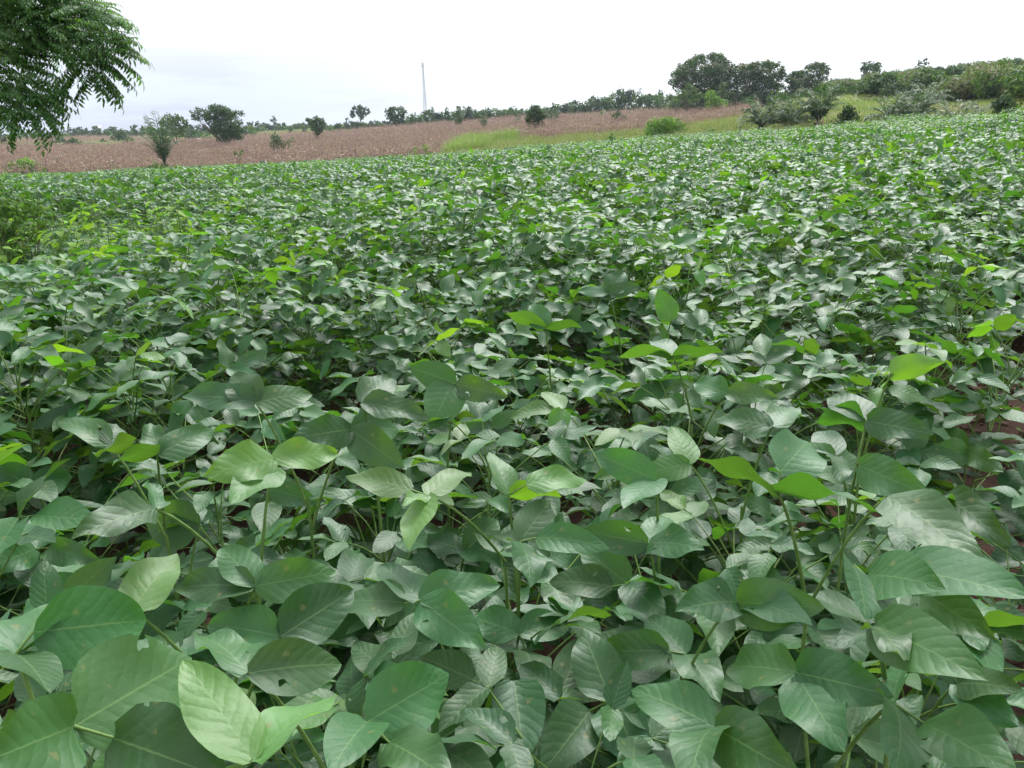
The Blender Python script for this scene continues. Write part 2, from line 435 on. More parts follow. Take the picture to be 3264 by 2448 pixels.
class MB:
    """collects geometry for one mesh"""

    def __init__(self):
        self.v, self.f, self.uv, self.rnd, self.mi, self.nv = [], [], [], [], [], 0

    def add(self, v, f, uv=None, rnd=0.0, mi=0):
        v = np.asarray(v, float)
        f = np.asarray(f, int)
        if len(v) == 0:
            return
        self.v.append(v)
        if f.shape[1] == 3:
            f = np.c_[f, -np.ones(len(f), int) - self.nv]
        self.f.append(f + self.nv)
        self.uv.append(np.zeros((len(v), 2)) if uv is None else np.asarray(uv, float))
        self.rnd.append(np.full(len(v), rnd, float) if np.isscalar(rnd) else np.asarray(rnd, float))
        self.mi.append(np.full(len(f), mi, int) if np.isscalar(mi) else np.asarray(mi, int))
        self.nv += len(v)

    def add_mb(self, o, mat3=None, loc=(0, 0, 0), rnd=None, mi_off=0, mi=None):
        base = self.nv
        for v, f, uv, r, m in zip(o.v, o.f, o.uv, o.rnd, o.mi):
            vv = v if mat3 is None else v @ np.asarray(mat3).T
            self.v.append(vv + np.asarray(loc))
            ff = f.copy(); ff[ff >= 0] += base
            self.f.append(ff); self.uv.append(uv)
            self.rnd.append(r if rnd is None else np.full(len(v), rnd))
            self.mi.append(m + mi_off if mi is None else np.full(len(m), mi))
            self.nv += len(v)

    def mesh(self, name, mats, smooth=True):
        V = np.concatenate(self.v); Fq = np.concatenate(self.f)
        U = np.concatenate(self.uv); RN = np.concatenate(self.rnd); MI = np.concatenate(self.mi)
        tri = Fq[:, 3] < 0
        cnt = np.where(tri, 3, 4)
        loops = Fq[Fq >= 0] if not tri.all() else Fq[:, :3].ravel()
        me = bpy.data.meshes.new(name)
        me.vertices.add(len(V)); me.vertices.foreach_set('co', V.astype(np.float32).ravel())
        me.loops.add(len(loops)); me.loops.foreach_set('vertex_index', loops.astype(np.int32))
        me.polygons.add(len(Fq))
        st = np.r_[0, np.cumsum(cnt)[:-1]]
        me.polygons.foreach_set('loop_start', st.astype(np.int32))
        me.polygons.foreach_set('material_index', MI.astype(np.int32))
        me.polygons.foreach_set('use_smooth', np.full(len(Fq), smooth))
        me.update(calc_edges=True)
        uvl = me.uv_layers.new(name='UVMap')
        uvl.data.foreach_set('uv', U[loops].astype(np.float32).ravel())
        a = me.attributes.new('rnd', 'FLOAT', 'POINT')
        a.data.foreach_set('value', RN.astype(np.float32))
        for m in mats:
            me.materials.append(m)
        me.validate()
        return me


def tube(pts, rad, n=5, cap=False):
    pts = np.asarray(pts, float); rad = np.broadcast_to(rad, (len(pts),))
    V, Fc = [], []
    t = np.gradient(pts, axis=0)
    ref = np.array([0.123, 0.95, 0.28])
    for i, p in enumerate(pts):
        d = t[i] / (np.linalg.norm(t[i]) + 1e-9)
        a = np.cross(d, ref); a /= np.linalg.norm(a) + 1e-9
        b = np.cross(d, a)
        for k in range(n):
            an = 2 * math.pi * k / n
            V.append(p + rad[i] * (a * math.cos(an) + b * math.sin(an)))
    for i in range(len(pts) - 1):
        for k in range(n):
            Fc.append((i * n + k, i * n + (k + 1) % n, (i + 1) * n + (k + 1) % n, (i + 1) * n + k))
    return np.array(V), np.array(Fc)


def box(lo, hi):
    x0, y0, z0 = lo; x1, y1, z1 = hi
    v = [(x0, y0, z0), (x1, y0, z0), (x1, y1, z0), (x0, y1, z0), (x0, y0, z1), (x1, y0, z1), (x1, y1, z1), (x0, y1, z1)]
    f = [(0, 3, 2, 1), (4, 5, 6, 7), (0, 1, 5, 4), (1, 2, 6, 5), (2, 3, 7, 6), (3, 0, 4, 7)]
    return np.array(v, float), np.array(f)


def link(name, me, parent=None, loc=None, mat=None):
    o = bpy.data.objects.new(name, me)
    scene.collection.objects.link(o)
    if parent is not None:
        o.parent = parent
    if mat is not None:
        o.matrix_basis = mat
    if loc is not None:
        o.location = [float(c) for c in loc]
    return o


def tag(o, label, cat, group=None, kind=None):
    if label:
        o['label'] = label
    if cat:
        o['category'] = cat
    if group:
        o['group'] = group
    if kind:
        o['kind'] = kind
    return o


def thing(name, loc, label, cat, group=None, rz=0.0):
    o = link(name, None, loc=loc)
    o.rotation_euler = (0, 0, rz)
    o.empty_display_size = .1
    return tag(o, label, cat, group)


def rot_z(a):
    c, s = math.cos(a), math.sin(a)
    return np.array([[c, -s, 0], [s, c, 0], [0, 0, 1.0]])


def rot_x(a):
    c, s = math.cos(a), math.sin(a)
    return np.array([[1.0, 0, 0], [0, c, -s], [0, s, c]])


def rot_y(a):
    c, s = math.cos(a), math.sin(a)
    return np.array([[c, 0, s], [0, 1.0, 0], [-s, 0, c]])


# ------------------------------------------------------------------ the ground
az_steps = np.radians(np.r_[np.arange(-180, -40, 10), np.arange(-40, 40, 0.8), np.arange(40, 181, 10)])
r_steps = np.r_[np.arange(0.4, 6, .4), np.geomspace(6, 1200, 100)]
gv, gf, zone = [], [], []
A, RR = np.meshgrid(az_steps, r_steps, indexing='ij')
X, Y = RR * np.sin(A), RR * np.cos(A)
Z = ground_z(X, Y)
near = (RR < 12)
Z = Z + np.where(near, rs.normal(0, .008, Z.shape), 0)
edge = field_edge(A)
in_front = np.abs(A) < 0.75


def maize_back(az):
    return np.interp(az, [az_of(0), az_of(1400), az_of(2000), az_of(2330)], [222, 222, 215, 150])


AZ_G0, AZ_G1 = az_of(1390, 440), az_of(2330, 400)


def grass_back(az):
    """far side of the weedy strip between the beans and the maize"""
    e = field_edge(az)
    w = np.interp(az, [AZ_G0 - .004, AZ_G0 + .035, az_of(1700), az_of(2000), az_of(2330)], [0, 32, 26, 26, 34])
    return e + w


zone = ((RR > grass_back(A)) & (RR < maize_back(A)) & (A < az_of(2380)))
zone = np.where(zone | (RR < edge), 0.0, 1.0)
V = np.stack([X, Y, Z], -1).reshape(-1, 3)
na, nr = X.shape
idx = np.arange(na * nr).reshape(na, nr)
Fg = np.stack([idx[:-1, :-1], idx[:-1, 1:], idx[1:, 1:], idx[1:, :-1]], -1).reshape(-1, 4)
V = np.r_[V, [[0, 0, 0]]]
cfan = np.array([[na * nr, idx[i, 0], idx[i + 1, 0], idx[i + 1, 0]] for i in range(na - 1)])
gb = MB()
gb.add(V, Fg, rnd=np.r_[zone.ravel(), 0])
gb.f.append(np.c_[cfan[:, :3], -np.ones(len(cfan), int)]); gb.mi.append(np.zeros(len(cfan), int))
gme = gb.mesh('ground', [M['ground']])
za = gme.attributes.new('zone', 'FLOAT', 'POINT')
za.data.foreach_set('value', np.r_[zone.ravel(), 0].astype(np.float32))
flip = gme.polygons[10].normal.z < 0
if flip:
    gme.flip_normals()
ground = link('ground', gme)
tag(ground, 'red brown field soil and rough green ground rising to the right', None, kind='structure')

# ------------------------------------------------------------------ soybean leaves


def leaflet(L=.12, W=.07, nu=4, nv=7, droop=.6, fold=.25, wave=.006, seed=0, twist=0.0):
    """leaf blade along +Y, upper face +Z"""
    r = np.random.RandomState(seed)
    vs = np.linspace(0, 1, nv + 1) ** 0.92
    us = np.linspace(-1, 1, nu + 1)
    f = (vs + .012) ** .47 * np.clip(1 - vs, 0, 1) ** .86
    f = f / f.max()
    f[-1] = 0.0
    asym = r.uniform(-.07, .07)
    th = droop * .35 - droop * vs
    dy = np.cos(th); dz = np.sin(th)
    yy = np.r_[0, np.cumsum((dy[1:] + dy[:-1]) / 2 * np.diff(vs))] * L
    zz = np.r_[0, np.cumsum((dz[1:] + dz[:-1]) / 2 * np.diff(vs))] * L
    ph, k = r.uniform(0, 6.28), r.uniform(2.0, 3.6)
    V, UV = [], []
    for j, v in enumerate(vs):
        w = W / 2 * f[j]
        for u in us:
            x = u * w * (1 + asym * np.sign(u)) * math.cos(fold)
            z = abs(u) ** 1.3 * w * math.sin(fold)
            z += wave * abs(u) ** 2 * math.sin(ph + v * k * 6.28 / 2 + (1.2 if u > 0 else 0)) * min(1, 3 * f[j])
            a = twist * v
            V.append((x * math.cos(a) - z * math.sin(a), yy[j] - math.sin(th[j]) * z * 0, zz[j] + x * math.sin(a) + z * math.cos(a)))
            UV.append(((u + 1) / 2, v))
    Fc = []
    m = nu + 1
    for j in range(nv):
        for i in range(nu):
            Fc.append((j * m + i, j * m + i + 1, (j + 1) * m + i + 1, (j + 1) * m + i))
    b = MB()
    b.add(V, Fc, UV, rnd=float(r.rand()))
    return b


def leaf_variant(seed, el, pl, size, nu, nv, petiole=True, lod=0):
    """a three-part bean leaf on its stalk; node at the origin, stalk towards +Y.
    Returns the stalk builder and [(leaflet builder, rotation, location)]"""
    r = np.random.RandomState(seed)
    n = 6
    pts = [np.zeros(3)]
    for i in range(1, n):
        e = el + .25 - .5 * (i / (n - 1))
        pts.append(pts[-1] + np.array([r.normal(0, .05), math.cos(e), math.sin(e)]) * pl / (n - 1))
    pts = np.array(pts)
    J = pts[-1]
    roll = r.normal(0, .25)
    pitch = r.normal(.0, .24)
    base = rot_z(r.normal(0, .5)) @ rot_x(pitch) @ rot_y(roll)
    st = MB()
    pet = r.uniform(.016, .03)
    tj = J + base @ np.array([0, pet, 0])
    if petiole:
        st.add(*tube(pts, np.linspace(.0022, .0015, n), 4 if lod < 2 else 3), rnd=.4)
        st.add(*tube(np.array([J, tj]), [.0013, .001], 3), rnd=.4)
    parts = []
    for s in (0, -1, 1):
        L = size * r.uniform(.88, 1.12) * (1.05 if s == 0 else 1)
        W = L * r.uniform(.48, .61)
        bl = leaflet(L, W, nu, nv, r.uniform(.0, .65), r.uniform(.05, .40), r.uniform(.003, .009) * (size / .12), seed * 7 + s + 1, r.normal(0, .25))
        yaw = 0 if s == 0 else -s * r.uniform(.95, 1.45)
        rot = base @ rot_z(yaw) @ rot_x(r.normal(.0, .20)) @ rot_y(r.normal(0, .22))
        parts.append((bl, rot, tj if s == 0 else J))
    return st, parts


NVAR = 26
leaf_bank = {}
for tier in range(3):       # lower, middle, top leaves
    for i in range(NVAR):
        r = np.random.RandomState(tier * 100 + i)
        el = [R(28), R(42), R(62)][tier] + r.normal(0, .16)
        pl = [.24, .23, .17][tier] * r.uniform(.8, 1.15)
        size = [.100, .091, .080][tier] * r.uniform(.85, 1.12)
        st, parts = leaf_variant(tier * 1000 + i * 13, el, pl, size, 4, 7)
        young = (tier == 2 and i % 5 == 0)
        lm = M['bean_young'] if young else (M['bean_bitten'] if i % 6 == 1 else M['bean'])
        stalk_me = st.mesh('leaf_stalk', [M['stem']])
        comb = MB()
        comb.add_mb(st)
        lf = []
        for (bl, rot, loc) in parts:
            comb.add_mb(bl, rot, loc, mi=1)
            me = bl.mesh('leaflet', [lm])
            mm = Matrix(np.array(rot).tolist()).to_4x4()
            mm.translation = Vector(loc)
            lf.append((me, mm))
        leaf_bank[(tier, i)] = dict(stalk=stalk_me, comb=comb.mesh('leaf', [M['stem'], lm]), leaflets=lf)

stem_bank = []
for i in range(8):
    r = np.random.RandomState(i + 40)
    pts = [(0, 0, -.02)]
    for k in range(1, 9):
        pts.append((pts[-1][0] + r.normal(0, .008), pts[-1][1] + r.normal(0, .008), k / 8 * .66))
    b = MB(); b.add(*tube(pts, np.linspace(.0045, .002, 9), 5), rnd=.5)
    stem_bank.append(b.mesh('stem', [M['stem']]))


def leaf_plan(r, n):
    """height, yaw, tier, variant for the leaves of one plant"""
    out = []
    g = r.uniform(0, 6.28)
    for k in range(n):
        t = (k + .5) / n
        h = .12 + t ** .8 * .60
        tier = 0 if t < .45 else (1 if t < .86 else 2)
        out.append((h, g + k * 2.4 + r.normal(0, .35), tier, r.randint(NVAR), r.normal(0, .10), r.normal(0, .10), r.uniform(.9, 1.12)))
    return out


# where beans grow ------------------------------------------------
gp1 = at_z(3120, 1150, 0.0); gp2 = at_z(3150, 2440, 0.0)
gdir = (gp1 - gp2)[:2]; gdir /= np.linalg.norm(gdir)
gnor = np.array([gdir[1], -gdir[0]])      # to the right of the furrow line


def furrow_side(x, y):
    return (x - gp2[0]) * gnor[0] + (y - gp2[1]) * gnor[1]


def height_field(x, y):
    """how high the beans stand here: swells, thin spots and rows"""
    u = .55 * x + .83 * y
    h = 1.0 + .06 * np.sin(x * 3.1 + 2 * np.sin(y * 1.7)) + .07 * np.sin(u * 2.1 + .6 * np.sin(x * .9)) + .06 * np.sin(x * .63 + 1.1) * np.sin(y * .47 + .4) + .05 * np.sin(x * 1.7 - y * .6)
    # thin weedy patch at the left
    c = at_dist(120, 700, 9.0)
    d = np.hypot((x - c[0]) / 2.6, (y - c[1]) / 3.6)
    h = h - .55 * np.exp(-d ** 4 * .8)
    return h


GAPS = [(at_z(620, 1760, .5), .17), (at_z(330, 1960, .45), .17), (at_z(1890, 1390, .4), .22), (at_z(700, 1480, .4), .17), (at_z(1180, 1500, .4), .2), (at_z(2050, 2330, .4), .13), (at_z(1400, 2350, .4), .12), (at_z(2700, 1230, .4), .2)]


def sample_field():
    pts = []
    # jittered grid in the view wedge, spacing grows with distance
    for (r0, r1, sp) in [(0.25, 9, .265), (9, 25, .32), (25, 92, .40)]:
        if r1 < 30:      # sown rows about half a metre apart, running across the view
            ga, gb2 = np.meshgrid(np.arange(-r1 * 1.2, r1 * 1.2, sp * sp / .52), np.arange(-r1, r1 * 1.2, .52))
            ga = ga.ravel() + rs.uniform(-.06, .06, ga.size); gb2 = gb2.ravel() + rs.normal(0, .05, gb2.size) + .10 * np.sin(ga * .8)
            gx, gy = ga * .94 - gb2 * .342, ga * .342 + gb2 * .94
            keep = rs.rand(gx.size) > .04
            gx, gy = gx[keep], gy[keep]
        else:
            g = np.arange(-r1, r1, sp)
            gx, gy = np.meshgrid(g, np.arange(0, r1, sp))
            gx = gx.ravel() + rs.uniform(-.42, .42, gx.size) * sp
            gy = gy.ravel() + rs.uniform(-.42, .42, gy.size) * sp
        rr = np.hypot(gx, gy); az = np.arctan2(gx, gy)
        ok = (rr >= r0) & (rr < r1) & (rr < field_edge(az))
        lim = .68 + .9 / (rr + .3)
        ok &= np.abs(az) < lim
        ok &= ~((rr < 1.1) & (gy < 0.35) & (np.abs(gx) < .5))       # where the photographer stands
        fs = furrow_side(gx, gy)
        ok &= ~((fs > -.06) & (fs < .75) & (rr < 5.5))
        ok &= ~((fs > -.30) & (rr < 1.3))
        for (c, rad) in GAPS:
            ok &= np.hypot(gx - c[0], gy - c[1]) > rad * 1.3
        pts.append(np.c_[gx[ok], gy[ok]])
    return np.concatenate(pts)


BP = sample_field()
br = np.hypot(BP[:, 0], BP[:, 1]); baz = np.arctan2(BP[:, 0], BP[:, 1])
order = np.argsort(br + np.where(np.abs(baz) > .60, 100, 0) + np.where(BP[:, 1] < 0, 100, 0))
BP = BP[order]
br, baz = br[order], baz[order]

# ------------------------------------------------------------------ hand-placed bean leaves of the foreground
# joint px, py, [ (base px, py or None, tip px, py, rise of the tip in cm, width/length, roll) ], young?, target length
HERO = [
    (235, 2315, [(None, 617, 2093, -1, .72, .1), (None, -90, 2445, -1, .62, 0), ((362, 2352), 700, 2475, -1, .7, 0)], 0, .140),
    (805, 2428, [(None, 590, 2100, 4, .46, .0), (None, 1062, 2196, 4, .30, .2)], 1, .125),
    (50, 2085, [((107, 2014), 482, 1974, -1, .62, 0), (None, 190, 1905, 1, .6, -.3), (None, -80, 1980, 0, .6, 0), (None, 160, 2190, -4, .6, 0)], 0, .120),
    (420, 1950, [(None, 560, 1757, 3, .55, 0)], 1, .115),
    (812, 1868, [(None, 700, 1735, 4, .66, 0), (None, 552, 1868, 2, .42, .7), (None, 1079, 1820, 1, .5, -.1)], 0, .115),
    (893, 2030, [(None, 1125, 1880, 3, .66, 0), (None, 655, 1985, 0, .62, 0)], 0, .118),
    (790, 2145, [(None, 1100, 2110, -1, .55, 0), (None, 640, 2010, 1, .6, 0)], 0, .120),
    (830, 2215, [(None, 1060, 2180, -3, .55, 0)], 0, .11),
    (1173, 2299, [(None, 1434, 2146, 1, .72, 0), (None, 1056, 2439, -1, .78, 0), ((1241, 2367), 1420, 2470, -1, .7, 0)], 0, .125),
    (1338, 1914, [(None, 1215, 1795, 3, .66, 0), (None, 1590, 1862, 0, .52, 0), (None, 1536, 2060, -4, .62, 0), ((1290, 1922), 1080, 1912, -1, .55, 0)], 0, .120),
    (1655, 2023, [(None, 1485, 1958, 0, .62, 0), (None, 1826, 1972, 0, .6, .2), ((1673, 2070), 1721, 2198, -3, .72, 0)], 0, .098),
    (1758, 1862, [(None, 1822, 1989, -3, .66, 0), (None, 1655, 1778, 2, .6, 0)], 0, .098),
    (2002, 1862, [((1952, 1870), 1748, 1848, 0, .52, 0), (None, 1846, 1736, 2, .62, 0), (None, 2115, 1968, -2, .66, 0)], 0, .105),
    (2184, 2085, [((2134, 2076), 1899, 2077, 0, .54, 0), (None, 2062, 1958, 2, .66, 0), (None, 2291, 2218, -2, .66, 0)], 0, .108),
    (1946, 2232, [(None, 1855, 2000, 2, .62, 0), (None, 2054, 2448, -3, .64, 0), ((1882, 2264), 1735, 2455, -3, .66, 0)], 0, .122),
    (1638, 2170, [(None, 1672, 2415, -5, .66, 0)], 0, .115),
    (1532, 2279, [(None, 1500, 2470, -6, .72, 0)], 0, .110),
    (2275, 2317, [(None, 2011, 2188, 1, .52, 0), (None, 2530, 2465, -2, .6, 0), (None, 2190, 2470, -3, .6, 0)], 0, .122),
    (2349, 1919, [(None, 2168, 1935, 0, .66, 0), (None, 2611, 1936, 0, .58, 0), ((2383, 1926), 2574, 1969, -1, .42, -.3)], 0, .110),
    (2697, 1993, [(None, 2671, 2151, -5, .95, 0), (None, 2640, 1870, 2, .6, .2)], 0, .095),
    (2537, 2143, [(None, 2316, 2118, 0, .66, 0), (None, 2822, 2211, -1, .56, .1), ((2544, 2159), 2676, 2372, -4, .7, 0)], 0, .122),
    (2849, 2243, [(None, 2907, 2062, 2, .6, .3), (None, 2875, 2450, -4, .52, 0), ((2943, 2304), 3220, 2455, -3, .52, 0)], 0, .118),
    (2784, 1991, [(None, 3118, 2148, -3, .46, 0), (None, 2880, 2088, -4, .5, .4)], 0, .130),
    (2763, 1839, [(None, 2985, 1856, 0, .62, 0), ((2720, 1800), 2765, 1957, -4, .60, -.2), ((2845, 1815), 3256, 1886, -2, .34, .3)], 0, .128),
    (2897, 1859, [(None, 3149, 2023, -3, .5, 0)], 0, .115),
    (2480, 1572, [((2487, 1502), 2588, 1392, 3, 1.2, 0), (None, 2236, 1458, 3, .17, .9), (None, 2810, 1598, -1, .17, -.8)], 0, .118),
    (2762, 1342, [(None, 2963, 1381, 0, .46, 0), (None, 2642, 1250, 3, .58, 0), (None, 2618, 1333, -2, .58, 1.2)], 0, .092),
    (2316, 1256, [(None, 2210, 1215, 1, .75, 0), (None, 2475, 1265, 0, .42, 0)], 0, .088),
    (2839, 1193, [(None, 2996, 1150, 4, .46, 1.3), (None, 2800, 1182, 1, .5, 0)], 1, .090),
    (2463, 1359, [(None, 2540, 1290, 3, .8, 0), (None, 2270, 1330, 1, .4, 0)], 0, .080),
    (2663, 1453, [(None, 2612, 1368, 3, .95, 0), (None, 2684, 1528, -3, .7, 0), (None, 2480, 1440, 0, .4, 0)], 0, .088),
    (2735, 1482, [(None, 2950, 1576, -3, .5, -.3)], 0, .115),
    (2827, 1584, [(None, 3119, 1779, -4, .42, 0)], 0, .135),
    (348, 1418, [(None, 184, 1328, 2, .38, .2), (None, 373, 1347, 4, .95, 0), ((420, 1420), 298, 1437, 0, .38, 1.5)], 0, .095),
    (502, 1448, [(None, 480, 1347, 4, .75, 0), (None, 350, 1462, 1, .3, .9), (None, 690, 1362, 1, .45, 0)], 0, .095),
    (873, 1463, [(None, 664, 1508, 0, .58, 0), (None, 1080, 1442, 0, .5, 0), ((870, 1493), 742, 1591, -3, .66, 0)], 1, .105),
    (860, 1557, [((858, 1602), 838, 1690, -5, .95, 0), (None, 1010, 1600, -1, .5, 0)], 0, .09),
    (637, 1674, [(None, 455, 1662, -1, .8, 0), (None, 560, 1590, 1, .6, 0)], 0, .100),
    (497, 1622, [(None, 245, 1698, -1, .42, 0), (None, 480, 1535, 3, .7, 0)], 0, .115),
    (815, 1284, [(None, 736, 1188, 4, .95, 0), (None, 580, 1255, 1, .4, 0), (None, 1000, 1250, 1, .45, 0)], 0, .088),
    (114, 1749, [(None, 134, 1640, 2, .8, 0), (None, -30, 1808, 0, .6, 0), ((154, 1746), 307, 1785, -1, .5, 0)], 0, .098),
    (1119, 1369, [(None, 938, 1396, 0, .6, 0), (None, 1279, 1366, 1, .66, 0), (None, 1281, 1487, -4, .6, 0)], 0, .100),
    (1453, 1222, [(None, 1303, 1168, 1, .6, 0), (None, 1614, 1264, -2, .5, 0), ((1440, 1225), 1374, 1362, -6, .85, 0)], 0, .092),
    (1155, 1284, [(None, 1252, 1196, 3, .8, 0), (None, 1365, 1330, -1, .4, 0)], 0, .080),
    (1361, 1580, [(None, 1500, 1492, 3, .44, 0), ((1312, 1561), 1106, 1512, 2, .42, 0), (None, 1290, 1600, 0, .5, 0), (None, 1300, 1740, -8, .5, .3)], 1, .092),
    (1621, 1577, [(None, 1563, 1433, 5, .5, 0), (None, 1778, 1572, 0, .42, 1.3), ((1678, 1545), 1873, 1518, 1, .42, 0)], 1, .095),
    (1483, 1756, [(None, 1592, 1652, 3, .8, 0), (None, 1355, 1720, 0, .6, 0), (None, 1600, 1800, -2, .6, 0)], 0, .09),
    (1657, 1727, [(None, 1755, 1592, 4, .72, 0), ((1710, 1713), 1935, 1737, -1, .42, 0), (None, 1549, 1707, 0, .5, 0), (None, 1700, 1850, -5, .7, 0)], 0, .098),
    (2066, 1732, [(None, 1850, 1690, 1, .5, 0), (None, 2130, 1640, 2, .8, 0), (None, 2230, 1740, -1, .6, 0)], 0, .095),
    (2200, 1480, [(None, 2144, 1353, 4, .62, .3), (None, 2040, 1510, 0, .5, .2)], 1, .088),
    (2142, 1135, [(None, 1977, 1124, 1, .24, 1.0), (None, 2300, 1118, 1, .2, -1.0), (None, 2078, 1076, 3, .55, 0)], 0, .080),
    (2140, 1022, [(None, 2098, 925, 4, .7, 1.3), (None, 2238, 1010, 1, .4, .2)], 0, .075),
    (1940, 935, [(None, 1990, 866, 4, .95, 0), (None, 1840, 925, 1, .4, .5), (None, 2040, 908, 1, .45, .5)], 0, .072),
    (1738, 1045, [(None, 1616, 998, 2, .38, 1.3), (None, 1690, 968, 4, .85, 0), (None, 1848, 1036, 1, .3, .8)], 0, .085),
    (3080, 1440, [(None, 2990, 1370, 3, .8, 0), (None, 3190, 1500, -2, .5, 0), (None, 2960, 1450, 0, .7, .5)], 0, .095),
    (3010, 1580, [(None, 3200, 1720, -4, .45, .2), (None, 2900, 1640, -1, .5, 0)], 0, .11),
    (3050, 2180, [(None, 3230, 2300, -3, .45, .3), (None, 3060, 2060, 1, .5, .3), (None, 3240, 2190, -1, .45, 0)], 0, .11),
    (2090, 1530, [(None, 1890, 1440, 1, .5, 0), (None, 1990, 1610, -2, .6, 0)], 0, .10),
    (100, 1545, [(None, -20, 1490, 1, .6, 0), (None, 235, 1520, 1, .6, 0), (None, 170, 1600, -2, .7, 0)], 0, .095),
    (190, 1990, [(None, 90, 1900, 1, .7, 0), (None, 330, 1900, 1, .6, 0)], 0, .10),
]


LREF = .117


def on_ray(px, py, B, L, far):
    """point on the pixel's ray at distance L from B (the nearer or the farther one)"""
    v = ray(px, py)
    t0 = np.dot(B - EYE, v)
    q = np.linalg.norm(EYE + v * t0 - B)
    if q >= L:
        return EYE + v * t0
    h = math.sqrt(L * L - q * q)
    return EYE + v * (t0 + (h if far else -h))


heroes = []
for h in HERO:
    jx, jy, ls, young, target = h
    mp_ = max(math.hypot(tx - (jx if b is None else b[0]), ty - (jy if b is None else b[1])) for (b, tx, ty, _, _, _) in ls)
    Lr = LREF * (.9 if young else 1.0)
    d_ = .90 * Lr * F / mp_
    v = ray(jx, jy)
    dz_ = v[2]
    z = EYE[2] + d_ * dz_
    z = min(max(z, .64), .97)
    J = EYE + v * ((z - EYE[2]) / dz_)
    heroes.append((h, z, J))
    print('HERO', len(heroes) - 1, jx, jy, round(float(z), 3), 'len', round(float(mp_ / F * np.linalg.norm(J - EYE)), 3))

# group the leaves that stand close together into plants
clusters = []
for i, (h, z, J) in enumerate(heroes):
    for c in clusters:
        if len(c) < 3 and math.hypot(J[0] - heroes[c[0]][2][0], J[1] - heroes[c[0]][2][1]) < .17:
            c.append(i)
            break
    else:
        clusters.append([i])

HERO_LABEL = {
    0: 'soybean plant at the bottom left corner with one very broad blue-green leaflet',
    1: 'soybean plant showing a light green upright V of two leaflets at the bottom edge',
    9: 'soybean plant with a fan of four large grey-green leaflets above the dark lower centre gap',
    25: 'tall soybean shoot with a round silvery leaflet above two thin spread leaflets',
    28: 'soybean plant tipped by a bright yellow-green pointed leaf near the furrow',
    44: 'soybean plant with pale yellow-green upright young leaflets in the middle of the field front',
    50: 'soybean shoot whose thin bare stem lifts spread leaflets above the canopy right of centre',
}
GROUP_BEAN = 'soybean plants of the dense crop'
LABEL_BEAN = 'leafy green soybean plant packed among its neighbours in the near part of the crop'

